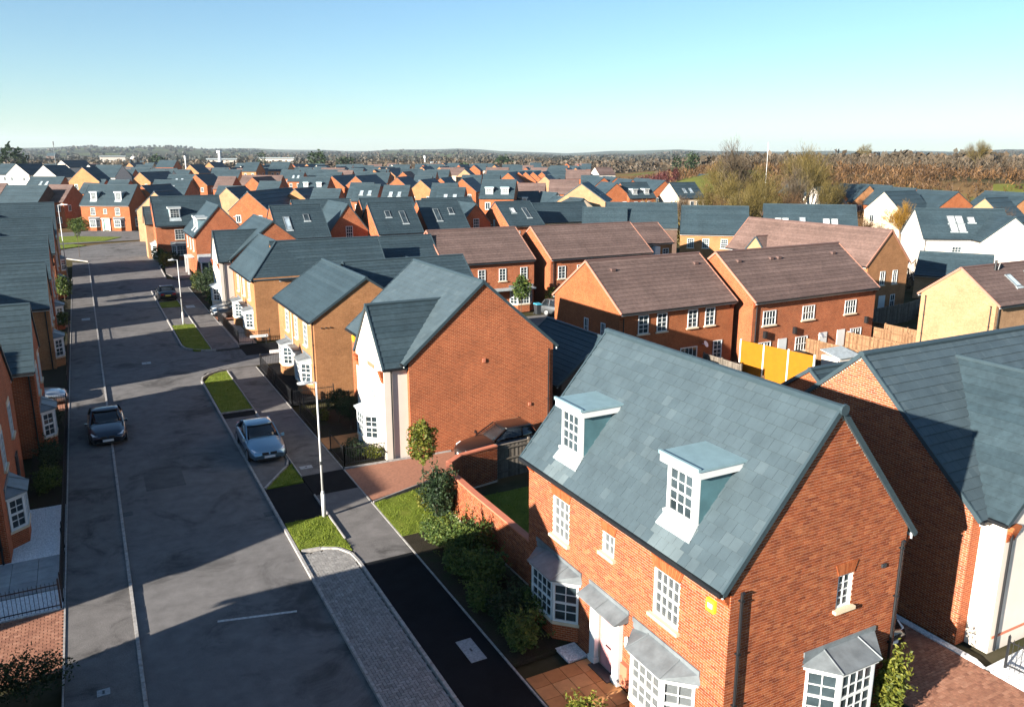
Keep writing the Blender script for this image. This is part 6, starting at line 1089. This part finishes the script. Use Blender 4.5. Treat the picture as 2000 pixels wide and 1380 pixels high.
# ------------------------------------------------------------------ bare winter trees
def bare_tree(seed, H, spread, twig):
    r2 = random.Random(seed); tb = MB(); cb = MB()
    def grow(p, d, l_, r, lev):
        q = p + d * l_; (tb if lev < 2 else cb)
        if lev < 2: tb.tube(p, q, r, r * 0.68, 6, caps=False)
        elif lev < 4: cb.tube(p, q, r, r * 0.5, 3, caps=False, tint=r2.uniform(0.1, 0.5))
        else:
            s = d.cross(Vector((r2.gauss(0, 1), r2.gauss(0, 1), r2.gauss(0, 1)))).normalized() * r * 1.4; cb.poly([p - s, p + s, q], min(1, max(0, r2.gauss(0.5, 0.25)))); 
            if lev > 5: return
        if lev >= 6: return
        n = (4, 4, 4, 4, 3, 0)[lev] if lev < 6 else 0
        for i in range(n):
            ax = Vector((r2.gauss(0, 1), r2.gauss(0, 1), r2.gauss(0, 0.6))).normalized(); nd = (d + ax * spread * r2.uniform(0.5, 1.0) + Vector((0, 0, 0.16))).normalized(); t = r2.uniform(0.45, 1.0); grow(p + d * (l_ * t), nd, l_ * r2.uniform(0.58, 0.8), max(0.012, r * r2.uniform(0.4, 0.58)), lev + 1)
        grow(q, (d + Vector((r2.gauss(0, 0.15), r2.gauss(0, 0.15), 0.1))).normalized(), l_ * 0.72, max(0.012, r * 0.6), lev + 1)
    grow(Vector((0, 0, -0.2)), Vector((r2.gauss(0, 0.04), r2.gauss(0, 0.04), 1)).normalized(), H * 0.3, H * 0.02, 0)
    return tb.mesh('trunk', 'bark', True), cb.mesh('crown', twig)
TV = [bare_tree(3, 17, 0.75, 'twig_olive'), bare_tree(8, 16, 0.65, 'twig_grey'), bare_tree(21, 14, 0.8, 'twig_olive'), bare_tree(34, 12, 0.8, 'twig'), bare_tree(55, 9, 0.85, 'twig_gold')]
def at(px, dist):
    a = G(px, 400, 0); az = math.atan2(a.x, a.y); return dist * math.sin(az), dist * math.cos(az)
def wild_tree(px, dist, v, s, label, group='bare winter trees before the bank'):
    x, y = at(px, dist); o = empty('bare_tree', (x, y, max(0, land_h(x, y))), rng.uniform(0, 6.28), label, 'tree', group); o.scale = (s, s, s); link('trunk', TV[v][0], o); link('crown', TV[v][1], o)
for px, d, v, s, lab in ((1452, 165, 1, 1.28, 'tallest bare tree with spreading grey crown on the skyline'), (1565, 170, 0, 1.12, 'broad bare tree with fine crown above the slate roof with skylights'), (1530, 158, 1, 0.95, 'bare tree with dark trunk beside the broad one'), (1420, 150, 2, 1.0, 'olive tinted bare tree left of the tallest tree'), (1500, 145, 2, 0.95, 'leaning bare tree with thick dark trunk by the white pole'), (1610, 162, 2, 0.85, 'bare tree before the gabled houses below the bank'), (1400, 135, 3, 0.8, 'small bare tree beside the slate roofed buff house'), (1345, 140, 1, 0.6, 'thin bare tree behind the dark brick gable'), (1290, 145, 3, 0.6, 'slender pale tree among the houses'), (1770, 150, 4, 1.0, 'golden leaved tree before the white gable'), (1655, 140, 3, 0.7, 'low brown tree beside the long slate roof'), (1960, 128, 3, 0.75, 'gnarled bare tree by the right hand slate roofs'), (1240, 150, 3, 0.5, 'small bare tree by the dormered far house'), (1475, 180, 2, 1.05, 'bare tree behind the tallest tree'), (1590, 185, 0, 0.95, 'fine bare tree behind the broad one'), (1435, 128, 2, 0.75, 'brushy olive tree behind the broad slate roof'), (1468, 132, 0, 0.75, 'brushy olive tree beside the long slate roof'), (1385, 158, 2, 0.8, 'olive tree beside the cream gabled house with skylights'), (1545, 140, 3, 0.85, 'brown tree behind the skylight slate roof'), (1410, 175, 0, 0.95, 'upright bare tree on the near side of the mound'), (1630, 172, 2, 0.8, 'tangled tree before the dormered house below the bank'), (1330, 165, 3, 0.65, 'brown twiggy tree at the foot of the mound'), (1690, 128, 3, 0.6, 'small brown tree beyond the pink tiled row'), (1720, 122, 3, 0.55, 'twiggy brown tree before the white house')): wild_tree(px, d, v, s, lab)
wild_tree(1900, 300, 0, 0.75, 'round bare tree crowning the scrub bank'); wild_tree(1880, 305, 1, 0.75, 'bare tree beside the round crown on the bank'); wild_tree(1680, 420, 2, 0.8, 'dark rounded tree on the distant skyline')
# scrub, heath and woods too dense to count
def thicket(name, label, spots, mat_, per, hgt, seed, w=0.12):
    r2 = random.Random(seed); mb = MB()
    for (x, y, s) in spots:
        z = max(-0.1, land_h(x, y)); t0 = r2.gauss(0.5, 0.24); H_ = hgt * s * r2.uniform(0.6, 1.15)
        for i in range(per):
            f = r2.random(); rr = H_ * 0.5 * (1 - 0.6 * f); a = r2.uniform(0, 6.28); d = rr * math.sqrt(r2.random()); c = Vector((x + d * math.cos(a), y + d * math.sin(a), z + H_ * (0.08 + 0.92 * f) * (1 - 0.25 * d / (rr + 0.01))))
            u = Vector((r2.gauss(0, 0.45), r2.gauss(0, 0.45), r2.uniform(0.4, 1))).normalized(); v = u.cross(Vector((r2.gauss(0, 1), r2.gauss(0, 1), r2.gauss(0, 1)))).normalized(); l_ = w * s * r2.uniform(1.6, 4.0); q = w * s * r2.uniform(0.25, 0.8)
            mb.poly([c - u * l_, c + v * q, c + u * l_, c - v * q], min(1, max(0, r2.gauss(t0, 0.16))))
        if r2.random() < 0.25: mb.tube((x, y, z), (x + r2.gauss(0, 0.3), y + r2.gauss(0, 0.3), z + H_ * 0.95), 0.07, 0.03, 3, False, 1.0)
    tag(mb.build(name, mat_), label, 'scrub', kind='stuff')
def spots(n, az0, az1, r0, r1, s0, s1, seed, keep=None):
    r2 = random.Random(seed); out = []
    while len(out) < n:
        az = r2.uniform(az0, az1); r = r2.uniform(r0, r1); x, y = r * math.sin(R(az)), r * math.cos(R(az))
        if keep and not keep(az, r, r2): continue
        out.append((x, y, r2.uniform(s0, s1)))
    return out
mound = lambda az, r: math.exp(-(((az - 40.5) / 4.0) ** 2)) * math.exp(-(((r - 262) / 38) ** 2))
thicket('bank_scrub', 'brown winter scrub covering the bank', spots(5200, 34, 64, 188, 400, 0.7, 1.5, 1, lambda a, r, q: (mound(a, r) < 0.35 or q.random() < 0.12) and not (a > 55 and 225 < r < 262 and q.random() < 0.8)), 'twig', 22, 2.6, 2, 0.17); thicket('bank_thicket', 'tall birch thicket along the crest of the bank', spots(1700, 42, 66, 280, 420, 1.0, 1.8, 4), 'twig_grey', 26, 3.4, 5, 0.2); thicket('foot_scrub', 'tawny scrub below the bank behind the houses', spots(3200, 36, 64, 158, 215, 0.7, 1.5, 6), 'twig', 22, 3.3, 7, 0.16); thicket('hedge_scrub', 'olive brush around the bare trees', spots(2300, 37, 50, 112, 180, 0.8, 1.6, 8, lambda a, r, q: not (r < 140 and a < 41)), 'twig_olive', 24, 3.6, 9, 0.15); thicket('dogwood', 'maroon dogwood thicket beside the green mound', spots(260, 33, 39, 262, 320, 0.9, 1.6, 10), 'leaf_maroon', 16, 3.0, 11, 0.2); thicket('estate_scrub', 'dark brush behind the pink tiled row', spots(500, 47, 62, 98, 128, 0.7, 1.4, 12), 'twig_grey', 16, 2.4, 13, 0.12)
def lawn_far(az0, az1, r0, r1, name):
    mb = MB(); n = 14
    for i in range(n):
        for j in range(6):
            q = []
            for (a, b_) in ((i, j), (i + 1, j), (i + 1, j + 1), (i, j + 1)): az = az0 + (az1 - az0) * a / n; m_ = 1 - 0.35 * abs(2 * a / n - 1) ** 2; r = (r0 + r1) / 2 + (r1 - r0) * (b_ / 6 - 0.5) * m_; x, y = r * math.sin(R(az)), r * math.cos(R(az)); q.append((x, y, land_h(x, y) + 0.25))
            mb.poly(q)
    tag(mb.build(name, 'turf_far'), kind='structure')
turf('turf_far', (0.13, 0.10, 0.03), (0.12, 0.13, 0.022), (0.18, 0.17, 0.035), 0.07)
lawn_far(36.6, 45.0, 215, 278, 'grass_mound'); lawn_far(58, 64, 238, 256, 'grass_clearing')
def woods(name, label, n, r0, r1, az0, az1, h, seed, mat_, size, keep=None):
    r2 = random.Random(seed); mb = MB()
    for k in range(n):
        az = r2.uniform(az0, az1); r = r2.uniform(r0, r1); x, y = r * math.sin(R(az)), r * math.cos(R(az))
        if keep and not keep(az, r): continue
        z = land_h(x, y); hh = h * r2.uniform(0.55, 1.2); t0 = min(1, max(0, r2.gauss(0.5, 0.28)))
        for i in range(18):
            c = Vector((x + r2.gauss(0, 0.33) * hh, y + r2.gauss(0, 0.33) * hh, z + hh * r2.uniform(0.05, 0.95))); a = Vector((r2.gauss(0, 1), r2.gauss(0, 1), r2.gauss(0, 1))).normalized() * size * r2.uniform(0.6, 1.3); b = a.cross(Vector((r2.gauss(0, 1), r2.gauss(0, 1), r2.gauss(0, 1)))).normalized() * size * 0.7; mb.poly([c - a, c + b, c + a, c - b], min(1, max(0, r2.gauss(t0, 0.15))))
    tag(mb.build(name, mat_), label, 'woodland', kind='stuff')
woods('estate_edge_woods', 'brown winter woods at the far edge of the estate', 1500, 640, 1000, -8, 45, 8, 1, 'scrub_far', 1.6); woods('horizon_woods', 'dark woods along the horizon', 1900, 1000, 2300, -12, 70, 9, 2, 'wood_far', 2.8); woods('hill_woods', 'wooded hills on the horizon', 1800, 2400, 5200, -12, 70, 8, 3, 'wood_far', 5.0); woods('heath_woods', 'brown heath woods beyond the scrub bank', 900, 430, 1000, 38, 68, 7, 5, 'scrub_far', 1.8)
def round_tree(px, dist, rad, label, leaf):
    x, y = at(px, dist); r2 = random.Random(px); o = empty('evergreen_tree', (x, y, land_h(x, y)), 0, label, 'tree', 'dark evergreens on the horizon'); mb = MB(); blob(mb, (0, 0, rad[2] * 1.1), rad, 420, rad[0] * 0.2, r2); mb.build('crown', leaf, o); mb = MB(); mb.tube((0, 0, -0.5), (0, 0, rad[2]), rad[0] * 0.1, rad[0] * 0.05, 6); mb.build('trunk', 'bark', o)
for px, d, rr_, lab in ((36, 520, (7, 7, 9), 'large dark evergreen behind the white houses'), (316, 900, (9, 9, 6), 'flat topped dark evergreen near the white dome'), (518, 700, (3.5, 3.5, 8), 'narrow dark conifer before the pale warehouse'), (625, 640, (7, 7, 8), 'dark broad evergreen above the far roofs'), (677, 560, (6, 6, 6), 'rounded dark evergreen among the far roofs'), (906, 640, (6, 5, 4), 'low dark evergreen by the estate edge'), (982, 720, (8, 7, 6), 'dark evergreen clump left of the mast'), (1318, 330, (2, 2, 4), 'small conifer on the green mound'), (1343, 325, (2, 2, 4), 'conifer on the green mound crest'), (1352, 335, (2, 2, 4), 'conifer beside the post on the mound')): round_tree(px, d, rr_, lab, 'leaf_dark')
# hazy air over the far land
m = bpy.data.materials.new('air'); m.use_nodes = True; M['air'] = m; n, l = m.node_tree.nodes, m.node_tree.links; n.remove(n['Principled BSDF']); pv = n.new('ShaderNodeVolumePrincipled'); pv.inputs['Color'].default_value = (0.78, 0.9, 1.0, 1); pv.inputs['Density'].default_value = 0.00006; pv.inputs['Anisotropy'].default_value = 0.2; l.new(pv.outputs[0], n['Material Output'].inputs['Volume'])
mb = MB(); mb.box(-15500, 15500, -15500, 15500, -2.5, 260); hz = mb.build('haze', 'air'); tag(hz, 'pale blue haze over the distant land', 'haze', kind='stuff')
